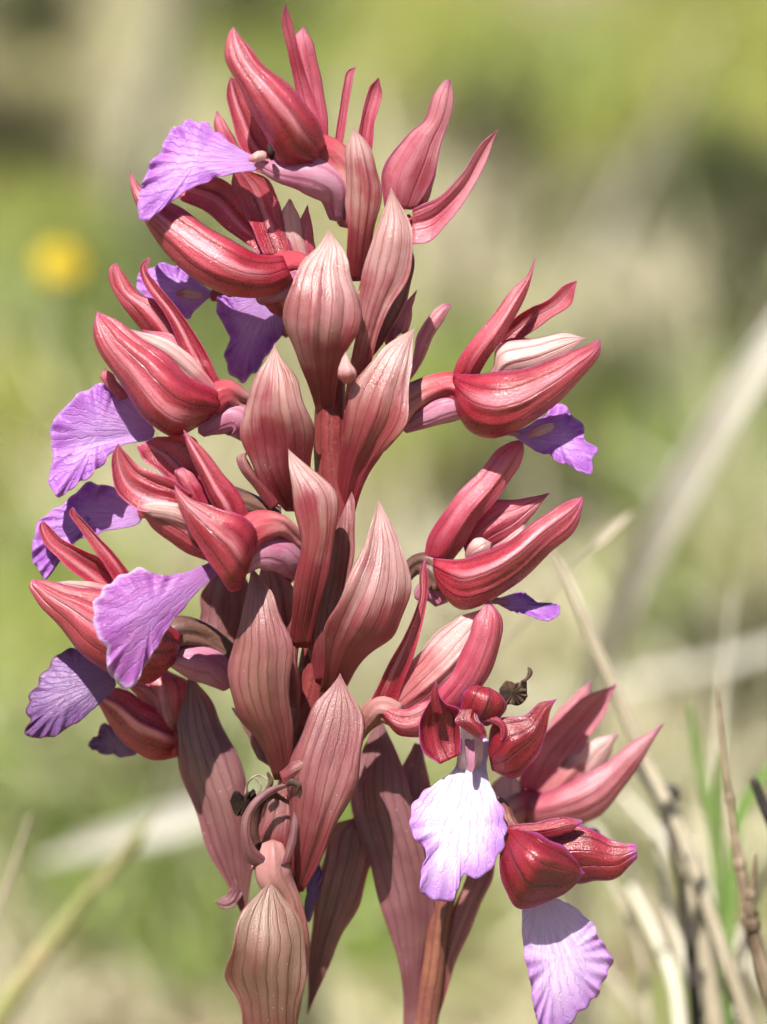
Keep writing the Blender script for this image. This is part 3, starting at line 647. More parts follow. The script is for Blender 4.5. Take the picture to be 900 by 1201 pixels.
# ---- flower D: left, nearest of all
f = flower(orchid, [('282,640,-85 300,622,-80 325,618,-62 352,640,-30', [20, 20, 15, 14])], label='nearest flower on the left, lip hanging toward the viewer')
leaf(f, 'sepal', '284,690 270,694 252,668 232,640 215,605 204,578 205,569', '302,640 300,618 270,600 245,592 225,585 212,574 206,569', [-95, -122, -118, -112], [55, 55, 45], M['sepal'], fold=[(.3, .2, .10)])
leaf(f, 'sepal', '215,606 188,600 162,598 140,580 131,550 132,530 138,520', '225,580 206,565 185,555 166,548 148,530 140,520', [-100, -104, -98, -92], [-30, -45, -40], M['sepal'])
sep(f, '236,600 195,560 170,540 150,528', '262,582 245,545 228,515 195,508', [-55, -52, -48], -35, 'sepal')
sep(f, '270,628 248,590 230,550 218,520 214,504', '295,615 285,585 262,555 238,525 218,505', [-80, -88, -90], [60, 60, 60], 'sepal')
leaf(f, 'sepal', '280,670 236,656 205,640 178,618 160,596', '285,645 250,625 215,598 185,588 160,592', [-82, -88, -85], [60, 55, 40], M['sepal'], fold=[(.4, .15, .1)])
sep(f, '235,625 205,612 180,606 160,596', '240,612 215,592 190,588 162,592', [-104, -104, -100], 40, 'petal', 'petal')
sep(f, '222,585 208,565 205,552 212,548', '245,592 236,570 226,555 216,548', [-72, -70, -66], 50, 'sepal_rose', 'petal')
lip(f, '256,655 238,663 215,672 190,674 164,667 140,676 122,690 110,710 112,738 124,762 128,788 148,808 158,804 168,785 182,762 204,728 232,694 258,668', (178, 722), -128, (.25, -.12), .12, M['lip_magenta'], ruffle=3.4, throat=(256, 660), fold=(190, 705, .55, .83, 14, .10))
tube(f, 'spur', '285,668,-80 300,652,-76 325,650,-60 350,668,-35', [8, 19, 20, 15], M['spur'])
sep(f, '318,600 296,570 280,548 278,535 288,530', '328,590 308,565 294,545 290,536 292,531', [-20, -26, -26], 60, 'bract_rose')
tube(f, 'ovary', '248,575,-20 282,590,-10 325,606,0', [12, 16, 12], M['ovary_brown'], label='dark ovary with its shade put into the colour')  # dark tube filling what is deep shadow between the petals

# ---- flower hidden behind D: only its lip shows
f = flower(orchid, [('165,600,20 200,600,25 260,620,25 340,680,15', [8, 10, 10, 10])], label='flower hidden behind the nearest one, lip edge lit')
lip(f, '168,598 150,577 128,570 105,566 78,588 46,612 38,645 44,668 54,680 66,655 95,632 130,622 165,612', (104, 606), 8, (.15, -.35), .10, M['lip'], ruffle=3.4, throat=(172, 604))

# ---- flower E: lower left
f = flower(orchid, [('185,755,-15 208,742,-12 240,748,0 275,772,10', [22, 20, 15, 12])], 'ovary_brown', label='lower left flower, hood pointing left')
leaf(f, 'sepal', '205,778 180,800 142,798 105,775 72,738 42,705 32,688 38,680', '215,745 190,725 150,702 118,692 78,686 52,679 40,679', [-30, -62, -52, -35], [62, 70, 58, 40], M['sepal'], fold=[(.3, .14, .12)])
sep(f, '140,690 122,662 104,636 88,612 80,600 84,594', '160,686 142,658 118,632 98,610 88,598', [-45, -48, -44, -42], -58, 'sepal')
sep(f, '126,695 96,678 70,656 52,636 45,615 50,611', '152,690 130,664 98,645 72,632 58,616 52,611', [-28, -32, -28, -24], [-48, -55, -48], 'sepal')
sep(f, '150,712 118,700 90,692 62,684', '150,692 120,684 90,681 64,682', [-42, -44, -42], 30, 'petal', 'petal')
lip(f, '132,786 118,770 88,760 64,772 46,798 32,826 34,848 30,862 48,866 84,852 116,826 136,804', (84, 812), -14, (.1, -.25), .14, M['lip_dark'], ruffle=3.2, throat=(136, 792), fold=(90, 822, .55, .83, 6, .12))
tube(f, 'spur', '200,772,-20 222,775,-12 246,780,0 270,800,10', [10, 21, 22, 13], M['spur'])

# ---- flower G: low left, behind
f = flower(orchid, [('196,868,52 214,862,55 234,880,60 262,960,62', [22, 20, 14, 14])], label='low left flower behind, out of the sun')
leaf(f, 'sepal', '218,885 190,892 158,882 132,855 112,826', '216,858 196,838 168,822 140,806 116,806', [52, 32, 38], [60, 66, 50], M['sepal'], fold=[(.1, .16, .16)])
leaf(f, 'sepal', '196,868 180,845 172,815 168,790', '220,862 222,830 220,800 205,785', [42, 38, 40], [55, 50, 40], M['sepal'])
sep(f, '200,862 178,838 160,815 145,805', '212,852 200,825 184,806 160,798', [36, 34, 34], 40, 'sepal_rose')
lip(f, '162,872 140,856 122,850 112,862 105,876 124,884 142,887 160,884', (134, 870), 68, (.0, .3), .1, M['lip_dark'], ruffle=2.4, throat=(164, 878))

# ---- flower H: top right, three sepals reaching up
f = flower(orchid, [('482,258,22 470,264,16 452,290,10 430,350,6', [7, 11, 12, 12])], label='top right flower with sepals reaching up')
sep(f, '452,245 447,205 460,180 480,155 497,142 508,110 520,94 527,92', '486,246 500,228 512,195 521,158 532,125 533,108 529,93', [10, 2, -5, -8], [32, 30, 30], 'sepal_lit', nv=5)
leaf(f, 'sepal', '484,245 512,232 540,206 560,175 575,158 585,151', '484,286 503,283 530,256 555,220 572,185 585,151', [0, -8, -10, -8], [-18, -24, -30], M['sepal_lit'], fold=[(-.1, .25, -.34)])
sep(f, '486,250 492,220 505,195 510,180', '498,250 506,225 512,200 512,182', [20, 20, 20], 40, 'petal', 'petal')
sep(f, '455,375 452,405 468,365 488,340', '475,395 482,380 484,360 490,342', [10, 12, 14], 40, 'sepal_lit')
sep(f, '446,470 482,425 490,392 505,368 520,355 528,355', '456,476 494,428 508,396 522,374 530,360', [8, 30, 38, 40], 45, 'sepal_lit')
leaf(f, 'petal', '403,450 396,440 399,426 405,412', '411,450 419,439 412,426 406,412', [-80, -86, -82], [50, 55, 40], M['petal'], label='small whitish petal tip between the bracts')

# ---- flower M: right, largest closed hood
f = flower(orchid, [('548,462,-15 528,452,-12 502,458,-8 470,478,-5 440,520,0', [17, 15, 16, 20, 14])], 'ovary_pale', label='right flower with the largest closed hood')
leaf(f, 'sepal', '531,440 552,438 590,436 640,424 686,404 698,398 704,398', '531,456 536,484 548,504 573,513 602,508 642,482 682,445 706,414 705,400', [-20, -62, -60, -35], [66, 70, 64, 50], M['sepal'], fold=[(-.35, .16, .12), (.2, .1, -.06)], nv=6)
leaf(f, 'petal', '556,448 578,432 582,408 627,397 672,391 688,396', '556,462 590,450 628,440 662,420 688,398', [-14, -24, -26, -22], [35, 30, 25], M['petal'])
leaf(f, 'sepal', '530,444 538,420 572,377 600,340 618,322 627,302', '555,450 574,420 590,396 608,366 623,330 629,303', [-16, -30, -26, -18], [62, 62, 55], M['sepal'], fold=[(.2, .15, .1)])
leaf(f, 'sepal', '580,400 606,371 645,350 668,330 676,328', '590,412 617,394 642,376 670,356 677,332', [8, 4, 0, -4], [-50, -58, -50], M['sepal'])
leaf(f, 'petal', '580,412 590,400 605,396 622,396', '582,416 594,410 608,406 622,398', [2, 0, 0], 40, M['sepal'])
tube(f, 'spur', '568,478,-5 542,476,-8 520,480,-10 498,490,-6 474,502,-2', [8, 15, 17, 13, 7], M['spur'])
lip(f, '598,507 618,500 638,487 656,472 668,482 676,492 688,505 684,514 700,526 696,540 692,556 676,550 648,537 620,523', (655, 514), -26, (.1, -.7), .08, M['lip'], ruffle=3.2, throat=(600, 508), scal=2.8)
tube(f, 'claw', '552,488,-8 582,502,-16 610,509,-22', [7, 6, 4], M['spur'])
sep(f, '618,510 632,500 650,494', '622,514 638,510 652,502', [-34, -36, -34], 45, 'petal', 'column')

# ---- flower N: right, middle
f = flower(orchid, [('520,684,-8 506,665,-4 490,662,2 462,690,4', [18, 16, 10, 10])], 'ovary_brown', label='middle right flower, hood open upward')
leaf(f, 'sepal', '508,655 547,654 597,633 638,604 672,582 682,580', '508,676 518,698 538,714 564,710 603,688 644,650 678,620 686,590', [-18, -45, -48, -28], [64, 66, 60, 50], M['sepal'], fold=[(-.25, .16, .14), (.25, .12, -.1)], nv=6)
leaf(f, 'sepal', '496,655 503,630 530,587 562,553 584,527 600,516 612,515', '530,660 545,638 563,610 590,577 611,543 617,528 614,516', [-8, -22, -22, -16], [60, 60, 52], M['sepal_rose'], fold=[(0, .2, .08)])
leaf(f, 'petal', '540,630 560,603 577,588 612,585 643,577', '548,655 582,640 603,630 628,600 645,580', [2, -4, -4], [35, 30, 25], M['sepal_rose'], nv=6)
sep(f, '545,650 552,636 562,630 574,634', '548,660 560,656 572,650 578,638', [-14, -20, -18], 50, 'petal', 'petal')
sep(f, '556,655 580,640 605,622 612,615', '560,662 590,650 612,632 618,616', [-12, -14, -12], 30, 'petal', 'petal')
lip(f, '578,704 596,698 612,694 634,708 657,711 656,720 644,727 622,722 600,716', (618, 710), -14, (.1, -1.4), .1, M['lip'], ruffle=1.6, throat=(580, 706), scal=1.2)
tube(f, 'claw', '540,692,-6 568,702,-10 596,706,-13', [7, 5, 3.5], M['spur'])
tube(f, 'spur', '520,702,2 506,690,2 490,700,6', [14, 15, 8], M['spur'])

# ---- flower O: right, lower, half open
f = flower(orchid, [('465,838,-32 448,830,-30 432,842,-20 405,885,0', [15, 15, 11, 10])], 'capsule', label='half open flower low on the right side')
leaf(f, 'sepal', '432,830 450,790 473,748 492,700 492,668 497,656', '460,842 474,800 488,762 499,715 503,676 500,657', [-34, -46, -50, -48], [-40, -58, -55], M['sepal'], fold=[(.35, .14, -.16)])
leaf(f, 'petal', '455,815 482,778 510,745 540,722 566,712', '470,845 505,820 540,790 568,750 572,716', [-28, -32, -30], [30, 30, 25], M['petal'], nv=7)
leaf(f, 'sepal', '500,825 528,790 548,750 558,722 570,704', '525,850 555,822 577,785 590,738 586,716 574,703', [-36, -52, -54, -48], [56, 56, 45], M['sepal_rose'], nv=6)
leaf(f, 'sepal', '446,826 470,832 492,825 510,815', '448,842 468,862 492,864 514,835', [-40, -50, -46], [60, 60, 45], M['sepal'])

# ---- spent flower at the foot of the spike
f = flower(orchid, [('320,990,-46 320,1004,-50 320,1026,-50 337,1060,-44 332,1110,-36 326,1200,-20', [12, 21, 15, 28, 30, 22])], 'capsule', label='spent flower with swelling pale capsule')
leaf(f, 'sepal', '306,1020 290,1010 283,985 285,957 298,936 320,922 346,917', '314,1008 300,994 294,970 297,956 309,940 327,928 348,921', [-62, -72, -76, -74, -74], [60, 62, 62], M['bract_mauve'], label='withered strap curling over the capsule')
leaf(f, 'sepal', '330,1015 338,985 343,960 345,945', '340,1012 348,985 350,965 347,946', [-64, -66, -62], 55, M['bract_mauve'])
tube(f, 'withered_tip', '336,920,-75 344,917,-79 350,921,-80 349,928,-79', [2.5, 4, 3.5, 1.5], M['withered_brown'])
leaf(f, 'hollow_shade', '302,1008 292,975 298,945 318,926', '338,1008 346,975 343,946 324,926', [-46, -44, -50], [-62, -62, -45], M['hollow_shade'])  # dark leaf painting the shaded inside behind the strap
br('296,1020 300,980 308,950 330,915', '350,1020 352,985 356,950 345,912', [-30, -34, -40], 40, 'bract_rose')
lip(f, '270,940 276,928 288,934 298,926 302,944 296,960 286,954 278,958', (286, 943), -40, (.5, .3), .1, M['withered'], ruffle=4, rings=8, n=60, scal=3)  # black sheet in place of a shadow hole beside the strap
tube(f, 'thread', '288,932,-50 292,916,-56 304,909,-58 314,914,-60', [1.2, 1.4, 1.3, .8], M['thread'])
tube(f, 'thread', '302,934,-56 306,920,-60 299,912,-62', [1.3, 1.6, .9], M['thread'])
tube(f, 'thread', '312,930,-58 318,916,-64 314,906,-66', [3, 3, 1.6], M['withered_brown'])
leaf(f, 'petal', '328,906 345,893 360,890 373,893', '332,922 350,912 364,902 374,895', [-66, -72, -76], [40, 40, 30], M['bract_rose'])
br('286,1262 283,1201 277,1168 265,1141 270,1112 290,1061 305,1042 317,1036', '352,1262 350,1201 356,1150 361,1101 350,1078 340,1061 328,1042 318,1036', [-40, -66, -78, -68], [74, 74, 66, 50], 'bract_tan', nv=6, label='tan striped bract at the foot of the spike')
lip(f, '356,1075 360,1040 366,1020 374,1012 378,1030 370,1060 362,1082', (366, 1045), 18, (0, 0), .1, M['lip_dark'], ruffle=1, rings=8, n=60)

# ------------------------------------------------------------------ the second, shorter spike at lower right
pe = footpoint(498, 1212, 70)
orchid2 = empty('butterfly_orchid', (pe[0] + .004, pe[1] + .012, 0))
tag(orchid2, 'shorter orchid spike at lower right with two hanging pale lilac lips', 'orchid', 'butterfly orchids')
_, foot2 = plant_stem(orchid2, [(566, 930, 60), (540, 1000, 60), (520, 1060, 62), (508, 1140, 66), (498, 1212, 70)], [8, 11, 13, 14, 15], M['stem_brown'])
base_leaves(orchid2, foot2, 4, M['basal'])
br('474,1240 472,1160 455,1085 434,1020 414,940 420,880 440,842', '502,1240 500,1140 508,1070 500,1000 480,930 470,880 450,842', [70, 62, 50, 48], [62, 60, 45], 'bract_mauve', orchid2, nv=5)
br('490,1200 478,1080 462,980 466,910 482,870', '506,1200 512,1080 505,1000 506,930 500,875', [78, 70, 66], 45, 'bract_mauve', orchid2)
br('498,1205 510,1130 530,1070 556,1010 575,985', '510,1210 528,1150 556,1080 578,1030 586,990', [72, 70, 70], 45, 'bract_rose', orchid2)

# ---- flower P: front view, white lip
f = flower(orchid2, [('548,842,-75 552,862,-62 548,900,-35 528,930,0 520,1000,45', [11, 14, 12, 12, 10])], 'column', label='flower seen from the front with a near white lip')
leaf(f, 'sepal', '516,896 500,885 491,860 496,838 508,815 510,800', '540,885 541,860 538,832 524,826 515,815 512,800', [-72, -74, -84, -92], [-50, -50, -35], M['sepal_crimson'], fold=[(0, .3, .1)])
leaf(f, 'sepal', '572,880 575,858 584,842 613,840 634,823 653,819', '577,904 600,913 624,898 641,860 645,838 653,821', [-58, -70, -74, -80], [35, 45, 30], M['sepal_crimson'])
leaf(f, 'sepal', '540,846 540,826 548,808 560,804 572,806', '572,852 588,842 594,824 584,812 574,805', [-70, -84, -82], [60, 55, 40], M['sepal_crimson'])
leaf(f, 'petal', '540,832 534,846 548,858 562,868', '562,830 560,840 568,852 574,864', [-88, -96, -98], [50, 50, 40], M['sepal_crimson'])
leaf(f, 'petal', '562,842 580,840 594,850 592,866 588,868', '562,848 576,848 586,854 587,864 587,868', [-84, -88, -90], 50, M['sepal_crimson'])
leaf(f, 'petal', '508,836 506,818 508,806 512,800', '520,838 516,822 514,808 513,800', [-90, -94, -96], 40, M['sepal_crimson'])
lip(f, '544,862 541,885 530,905 512,918 493,932 482,950 483,975 492,990 501,1002 494,1022 496,1048 512,1056 530,1056 538,1040 543,1026 560,1031 580,1012 592,988 593,962 586,940 576,922 571,900 573,868', (540, 962), -78, (.05, -.40), .10, M['lip_pale'], ruffle=3.0, throat=(558, 868), scal=2.4, rings=18, n=180)
sep(f, '545,868 548,890 550,905', '556,866 557,890 556,906', [-76, -80, -80], -50, 'spur', 'throat')
lip(f, '586,808 594,799 606,801 618,798 617,814 608,828 598,826 590,830 586,818', (602, 813), -50, (.2, .3), .12, M['withered_brown'], ruffle=3, rings=8, n=70, label='shrivelled brown flower remnant')
tube(f, 'thread', '612,800,-52 619,795,-54 622,788,-55 620,783,-55', [2, 2, 3, 1.5], M['withered_brown'])

# ---- flower Q: dark hood, lip hanging below the frame
f = flower(orchid2, [('604,980,-45 594,966,-40 588,950,-25 575,940,20', [12, 11, 10, 9])], 'stem_brown', label='lowest flower with dark crimson hood, lilac lip hanging')
leaf(f, 'sepal', '598,970 632,978 662,994 680,1012 686,1022', '592,975 586,1005 592,1042 604,1064 634,1061 670,1044 686,1026', [-52, -88, -80, -70], [66, 70, 50], M['sepal_crimson'], nv=6, fold=[(-.2, .2, .1)])
leaf(f, 'sepal', '628,975 654,970 690,970 720,986 746,982', '640,1035 662,1036 690,1035 722,1030 748,1014', [-38, -42, -46, -50], [45, 42, 35], M['sepal_crimson'], nv=6)
leaf(f, 'sepal', '596,968 630,964 658,958 682,960', '600,984 640,984 668,976 684,966', [-54, -64, -62], 55, M['sepal_crimson'])
leaf(f, 'petal', '640,984 656,990 672,1004 682,1018', '640,1000 652,1008 668,1018 682,1022', [-70, -74, -74], 30, M['petal'])
lip(f, '612,1056 634,1052 660,1056 690,1078 708,1106 718,1131 708,1150 700,1168 682,1186 662,1206 640,1214 630,1196 622,1150 614,1110', (656, 1124), -52, (.12, -.15), .12, M['lip_lilac'], ruffle=3.2, throat=(636, 1045), rings=18, n=170, fold=(626, 1120, .98, -.1, 10, .12))

# ---- flower R: behind, out of focus
f = flower(orchid2, [('636,950,140 612,946,140 588,956,125 560,985,80', [20, 22, 16, 12])], 'ovary_pale', label='out of focus pink flower behind, sepals pointing right')
leaf(f, 'sepal', '606,930 618,890 650,850 690,815 722,802', '640,945 668,900 690,868 712,832 724,804', [140, 128, 125, 120], [-40, -50, -45], M['sepal_lit'])
leaf(f, 'sepal', '628,880 650,840 676,812 692,798', '648,890 668,860 690,830 694,800', [160, 160, 158], 50, M['sepal_lit'])
leaf(f, 'petal', '632,930 662,892 695,868 724,858', '650,950 690,925 712,892 726,862', [140, 134, 130], 35, M['petal'])
leaf(f, 'sepal', '612,940 650,925 700,900 745,868 778,847', '620,975 660,972 705,955 745,905 778,852', [132, 112, 110, 112], [60, 62, 50], M['sepal_lit'], fold=[(-.2, .16, .16)])
sep(f, '578,985 572,930 590,905', '606,985 612,930 604,905', [135, 130, 130], 50, 'petal', 'petal')
lip(f, '664,985 680,972 696,972 706,985 700,1000 680,1000', (686, 986), 150, (0, .3), .1, M['lip'], ruffle=2, rings=8, n=60)
# ------------------------------------------------------------------ single plants around
M['culm'] = plain_mat('dry_culm', (.34, .29, .21), (.50, .45, .35), 90, .6, .1, 5, (.28, .21, .12))
M['culm_pale'] = plain_mat('pale_culm', (.74, .69, .56), (.86, .82, .70), 60, .6, .15, 5, (.42, .35, .24))
M['twig'] = plain_mat('brown_twig', (.10, .065, .04), (.30, .23, .15), 260, .7, 0, 4, (.05, .03, .02))
M['black'] = plain_mat('black_node', (.012, .010, .010), (.04, .03, .025), 300, .6, 0)
M['blade_green'] = plain_mat('green_blade', (.20, .32, .08), (.32, .42, .15), 90, .4, .45, 7, (.12, .28, .04))
M['spikelet'] = plain_mat('spikelet', (.28, .32, .10), (.42, .36, .18), 200, .5, .3, 5, (.22, .12, .08))
M['yellow'] = plain_mat('yellow_floret', (.70, .50, .02), (.76, .58, .04), 200, .5, .35)
M['leaf_pale'] = plain_mat('pale_leaf', (.74, .70, .60), (.86, .83, .74), 80, .6, .35, 5, (.46, .42, .33))

def to_ground(P, r, sway=(.01, .02), n=10):
    """carry a stalk from its lowest point down to the soil"""
    end = P[-1]; T = P[-1] - P[-2]; T = T / np.linalg.norm(T)
    h = max(end[2], .02)
    foot = end + np.array([T[0] * h * .5 + sway[0], T[1] * h * .5 + sway[1], 0]); foot[2] = hill(foot[0], foot[1]) - .002
    k = np.linspace(0, 1, n)[1:, None]; m0 = T * h; m1 = np.array([0, 0, -h])
    ext = (2*k**3 - 3*k**2 + 1) * end + (k**3 - 2*k**2 + k) * m0 + (-2*k**3 + 3*k**2) * foot + (k**3 - k**2) * m1
    return np.concatenate([P, ext]), np.concatenate([r, np.full(n - 1, r[-1])]), foot

def culm(name, p, rad, mat, label, cat, ground=True, nodes_=(), n=40, k=12, group=None):
    p = np.array(pts(p) if isinstance(p, str) else p, float)
    C = spl(p, n); P = PX(C); sc_ = np.linalg.norm(P - CAM, axis=1) / D
    r = spl(np.array(rad, float), n)[:, 0] * S * sc_
    foot = P[-1]
    if ground: P, r, foot = to_ground(P, r)
    root = empty(name, foot); tag(root, label, cat, group)
    V, F, U = tube_w(P, r, k); mesh('stalk', V, F, mat, root, U)
    for (i, rr, ln, mt) in nodes_:
        a = P[i]; T = P[min(i+1, len(P)-1)] - P[max(i-1, 0)]; T /= np.linalg.norm(T)
        s = np.linspace(-1, 1, 9)
        V, F, U = tube_w(a + s[:, None] * T * ln * S, rr * S * np.sqrt(np.maximum(.05, 1 - s ** 4)) * np.linalg.norm(a - CAM) / D, 12)
        mesh('node', V, F, mt, root, U)
    return root, P

def strap(name, p, hw, mat, label, cat, cup=35, ground=True, roll=(0., 0., 1.)):
    """a flat grass leaf: midline, half widths, rolled a little, carried down to the soil"""
    C = spl(np.array(pts(p), float), 36); P = PX(C); sc_ = np.linalg.norm(P - CAM, axis=1) / D
    w_ = np.maximum(spl(np.array(hw, float), 36)[:, 0], .4) * S * sc_
    foot = P[-1]
    if ground: P, w_, foot = to_ground(P, w_)
    n = len(P); u = np.linspace(-1, 1, 9)
    T = np.gradient(P, axis=0); T /= np.linalg.norm(T, axis=1, keepdims=True)
    nz = -fwd + .35 * upv; B = np.cross(T, nz); B /= np.linalg.norm(B, axis=1, keepdims=True); Nn = np.cross(B, T)
    c = math.radians(cup); a = u * c
    G = P[:, None] + (w_[:, None] * np.sin(a)[None] / math.sin(c))[..., None] * B[:, None] + (w_[:, None] * (1 - np.cos(a))[None] / math.sin(c))[..., None] * Nn[:, None]
    uv = np.stack(np.broadcast_arrays(u[None] * .5 + .5, np.linspace(0, 1, n)[:, None]), -1).reshape(-1, 2)
    V, F, U = shell(G.reshape(-1, 3), n, 9, np.full((n, 9), .00025), uv)
    o = mesh(name, V, F, mat, None, U); tag(o, label, cat)
    return o

# long stalks
strap('dry_leaf', '990,290,1800 900,412,1900 800,575,2100 740,690,2300 700,790,2600', [16, 21, 23, 22, 20], M['leaf_pale'], 'broad pale dry stalk slanting up to the right edge, far behind', 'leaf')  # straw stalk, shaped as a flat strap to catch more sun
culm('dry_stalk', '640,640,600 652,655,600 700,760,580 752,880,560 800,980,540 850,1120,520', [3, 6, 7, 7.5, 8, 8], M['culm'], 'thin straw stalk slanting down right beside the middle right flower', 'stalk')
strap('dry_leaf', '990,726,3200 880,770,3700 780,795,4400 690,815,5200 600,850,6400', [10, 13, 15, 15, 12], M['leaf_pale'], 'pale dry straw lying nearly level at right, behind the flowers', 'leaf')  # level straw, also flattened so its face looks brighter
culm('dry_stalk', '222,-60,11000 205,40,11500 175,150,12000 150,290,12600', [18, 22, 24, 24], M['culm_pale'], 'broad pale blurred stalk at upper left of the meadow', 'stalk')
culm('dry_stalk', '830,40,10500 790,130,11000 735,230,11400 685,320,11600', [6, 8, 8, 8], M['culm_pale'], 'blurred straw stalk leaning right, upper right of the meadow', 'stalk')
culm('dry_stalk', '742,340,8400 752,400,8600 765,470,8900 770,560,9200', [7, 10, 10, 9], M['culm_pale'], 'short pale blurred stalk right of the largest hood', 'stalk')
culm('dry_stalk', '560,230,9500 550,310,9800 540,400,10200', [7, 10, 10], M['culm'], 'short straw stalk blurred beside the top right flower', 'stalk')
strap('dry_leaf', '50,1010,3000 110,992,3200 190,972,3500 260,950,4000 300,945,4700', [3, 18, 22, 20, 12], M['leaf_pale'], 'pale broad dry leaf lying level at lower left', 'leaf')
strap('dry_leaf', '740,602,700 728,612,702 708,630,705 692,645,708', [.6, 4, 5, .6], M['culm'], 'small pale papery leaf standing above the thin straw stalk', 'leaf')
# green blades at right
strap('green_blade', '808,820,800 813,850,800 822,905,800 836,970,800 842,1060,800', [.6, 4, 5, 3.5, 2.5], M['blade_green'], 'bright green grass blade standing left of the brown twig', 'grass blade')
strap('green_blade', '846,880,760 843,905,760 840,940,760 842,985,760 846,1060,760', [.6, 3, 4, 3, 2], M['blade_green'], 'short green grass blade behind the bright green one', 'grass blade')
strap('green_blade', '906,898,600 890,918,600 872,945,600 860,1000,590 856,1080,580', [5, 6, 6, 6, 5], M['blade_green'], 'green grass blade bent to the right edge of the photo', 'grass blade')
# dry culms and twig, lower right
culm('dry_culm', '786,930,560 796,975,560 812,1040,560 826,1110,560 840,1201,560', [8, 9, 10, 10, 11], M['culm'], 'cut dry grass culm with black top at lower right', 'culm', nodes_=[(0, 12, 12, M['black'])])
culm('dry_culm', '745,895,680 775,945,670 796,1010,660 808,1080,650 815,1170,640', [4, 6, 7, 8, 8], M['black'], 'blackened thin culm beside the cut dry culm', 'culm')
culm('brown_twig', '843,808,260 846,860,260 852,915,260 862,985,260 874,1050,260 884,1100,260 904,1170,260', [2, 3.2, 4.5, 6, 7, 9, 9], M['twig'], 'thin brown jointed twig at the right edge', 'twig', nodes_=[(14, 6, 8, M['twig']), (22, 8, 9, M['twig']), (29, 11, 10, M['twig'])])
culm('brown_twig', '884,915,240 892,935,240 902,960,240 925,1010,240', [5, 6, 6, 6], M['black'], 'short dark twig end poking in at the right edge', 'twig')
culm('brown_twig', '886,1000,235 884,1030,235 880,1060,235 886,1100,240 910,1180,250', [2, 4, 6, 9, 9], M['twig'], 'brown twig with thorny buds at lower right corner', 'twig', nodes_=[(12, 7, 7, M['twig']), (20, 10, 10, M['twig'])])
culm('dry_culm', '740,1040,900 770,1100,880 790,1150,860 800,1220,850', [4, 6, 7, 7], M['culm_pale'], 'pale blurred culm under the lowest lilac lip', 'culm')
culm('dry_culm', '690,960,1000 742,1030,980 790,1100,960 840,1200,940', [4, 6, 7, 7], M['culm'], 'blurred straw culm behind the lowest crimson hood', 'culm')
STK = [('700,1010,900 730,1060,890 752,1120,880 762,1210,870', 4, 'culm', 'thin straw stalk right under the lilac hanging lip'),
       ('862,690,1500 850,790,1500 842,900,1480 838,1020,1460', 2.2, 'culm_pale', 'thin pale upright stalk behind the green blade'),
       ('905,1010,700 880,1070,700 868,1140,690 862,1210,680', 5, 'culm', 'straw stalk leaning right in the lower right corner'),
       ('770,985,760 782,1050,760 800,1120,750 822,1210,740', 5, 'culm_pale', 'pale stalk crossing the blackened thin culm'),
       ('730,930,1300 790,1000,1280 850,1080,1260 905,1170,1240', 5, 'culm_pale', 'blurred pale stalk slanting down to the lower right corner'),
       ('640,1090,1300 690,1120,1290 745,1180,1280 780,1230,1270', 5, 'culm', 'blurred straw stalk low behind the lowest lip'),
       ('812,980,620 826,1050,620 836,1120,620 846,1210,620', 4, 'culm', 'slim straw stalk close beside the cut dry culm')]
for p_, r_, m_, l_ in STK: culm('dry_stalk', p_, [r_ * .5, r_, r_, r_], M[m_], l_, 'stalk')
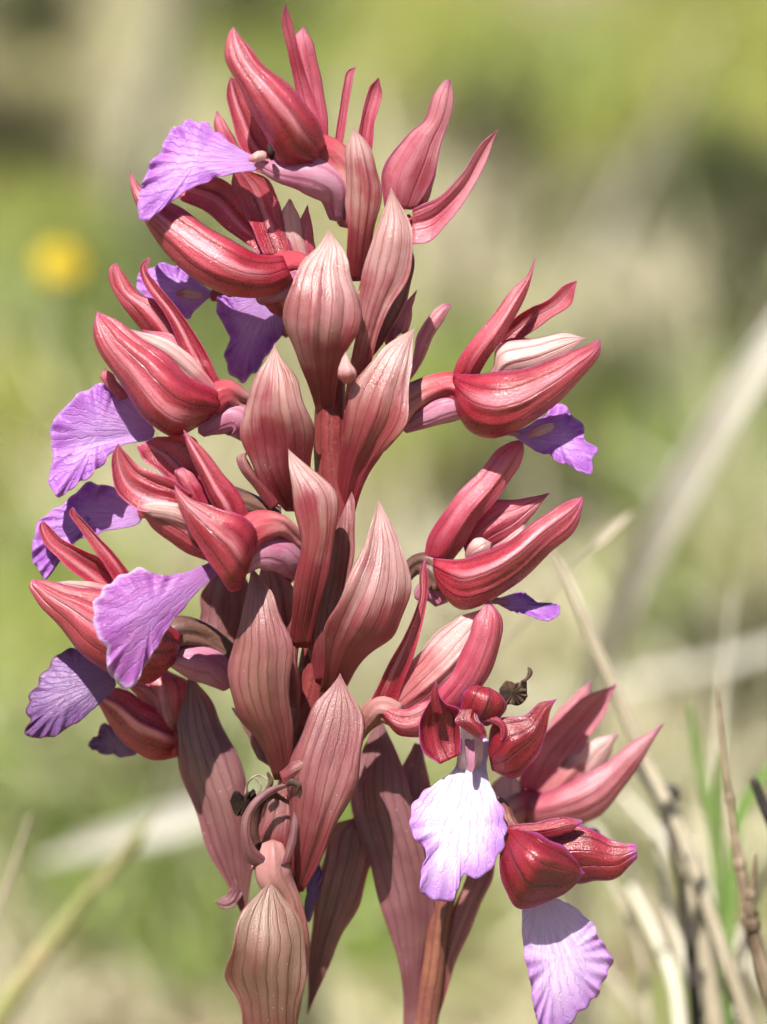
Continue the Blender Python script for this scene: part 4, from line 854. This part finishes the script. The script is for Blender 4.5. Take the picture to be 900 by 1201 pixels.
# left: grass ear and thin stalk
root, P = culm('grass_ear', '150,1000,1200 110,1040,1200 60,1105,1195 0,1190,1190 -60,1290,1180', [2, 8, 13, 14, 14], M['spikelet'], 'green grass ear with fine awns at lower left corner', 'grass')
for i in range(16):
    t0 = i / 16; a = np.array([150 - 105 * t0, 1000 + 122 * t0, 1200.])
    s_ = (-1) ** i
    b = a + np.array([14 + 2 * s_, -20, rng.uniform(-10, 10)]); c = b + np.array([26 + 6 * s_, -40 - 6 * rng.random(), rng.uniform(-10, 10)])
    a2 = a + np.array([s_ * 5, s_ * 3, 0])
    V, F, U = tube_geo([a2, (a2 + b) / 2, b, (b + c) / 2, c], [2, 5.5, 3, .8, .4], 14, 8)
    mesh('spikelet', V, F, M['spikelet'], root, U)
culm('dry_stalk', '36,955,700 26,985,700 12,1030,700 -10,1095,700', [1.5, 2.6, 3.2, 3.5], M['culm'], 'fine brown awned stalk at the left edge', 'stalk')

# ------------------------------------------------------------------ the yellow flower far left
hd = PX(np.array([70., 306., 4300.]))
foot = np.array([hd[0] - .01, hd[1] + .02, hill(hd[0], hd[1])])
yf = empty('yellow_flower', foot); tag(yf, 'round yellow flower head blurred at the left edge', 'flower')
q = np.linspace(0, 1, 20)[:, None]
P = foot + (hd - foot) * q + np.array([.006, 0, 0]) * np.sin(q * math.pi)
V, F, U = tube_w(P, np.full(20, .0006), 10); mesh('stalk', V, F, M['blade_green'], yf, U)
ax = Vector((0.05, -.62, .78)).normalized(); e1 = ax.orthogonal().normalized(); e2 = ax.cross(e1)
ax, e1, e2 = (np.array(v) for v in (ax, e1, e2))
for i in range(34):
    a = i * 2.399963; ring = i % 2
    Ln = (.0040 if ring else .0031) * rng.uniform(.92, 1.05); el = (.18 if ring else .5) + rng.uniform(-.08, .08)
    dr = math.cos(a) * e1 + math.sin(a) * e2; sd_ = -math.sin(a) * e1 + math.cos(a) * e2
    t = np.linspace(0, 1, 7); u = np.linspace(-1, 1, 3)
    wd = .0008 * np.minimum(1, .35 + 1.6 * t)
    G = hd + t[:, None, None] * Ln * (math.cos(el) * dr + math.sin(el) * ax) - (t[:, None, None] ** 2) * .0016 * ax + (u[None] * wd[:, None])[..., None] * sd_ + (.0003 * u[None] ** 2)[..., None] * ax
    uv = np.stack(np.broadcast_arrays(u[None] * .5 + .5, t[:, None]), -1).reshape(-1, 2)
    V, F, U = shell(G.reshape(-1, 3), 7, 3, np.full((7, 3), .00015), uv); mesh('ray_floret', V, F, M['yellow'], yf, U)
s = np.linspace(0, 1, 10); V, F, U = tube_w(hd - ax * .003 + s[:, None] * ax * .0055, .0019 * np.sin(np.pi * np.clip(s * .8 + .1, 0, 1)), 16, bumps=.05)
mesh('disc', V, F, M['yellow'], yf, U)
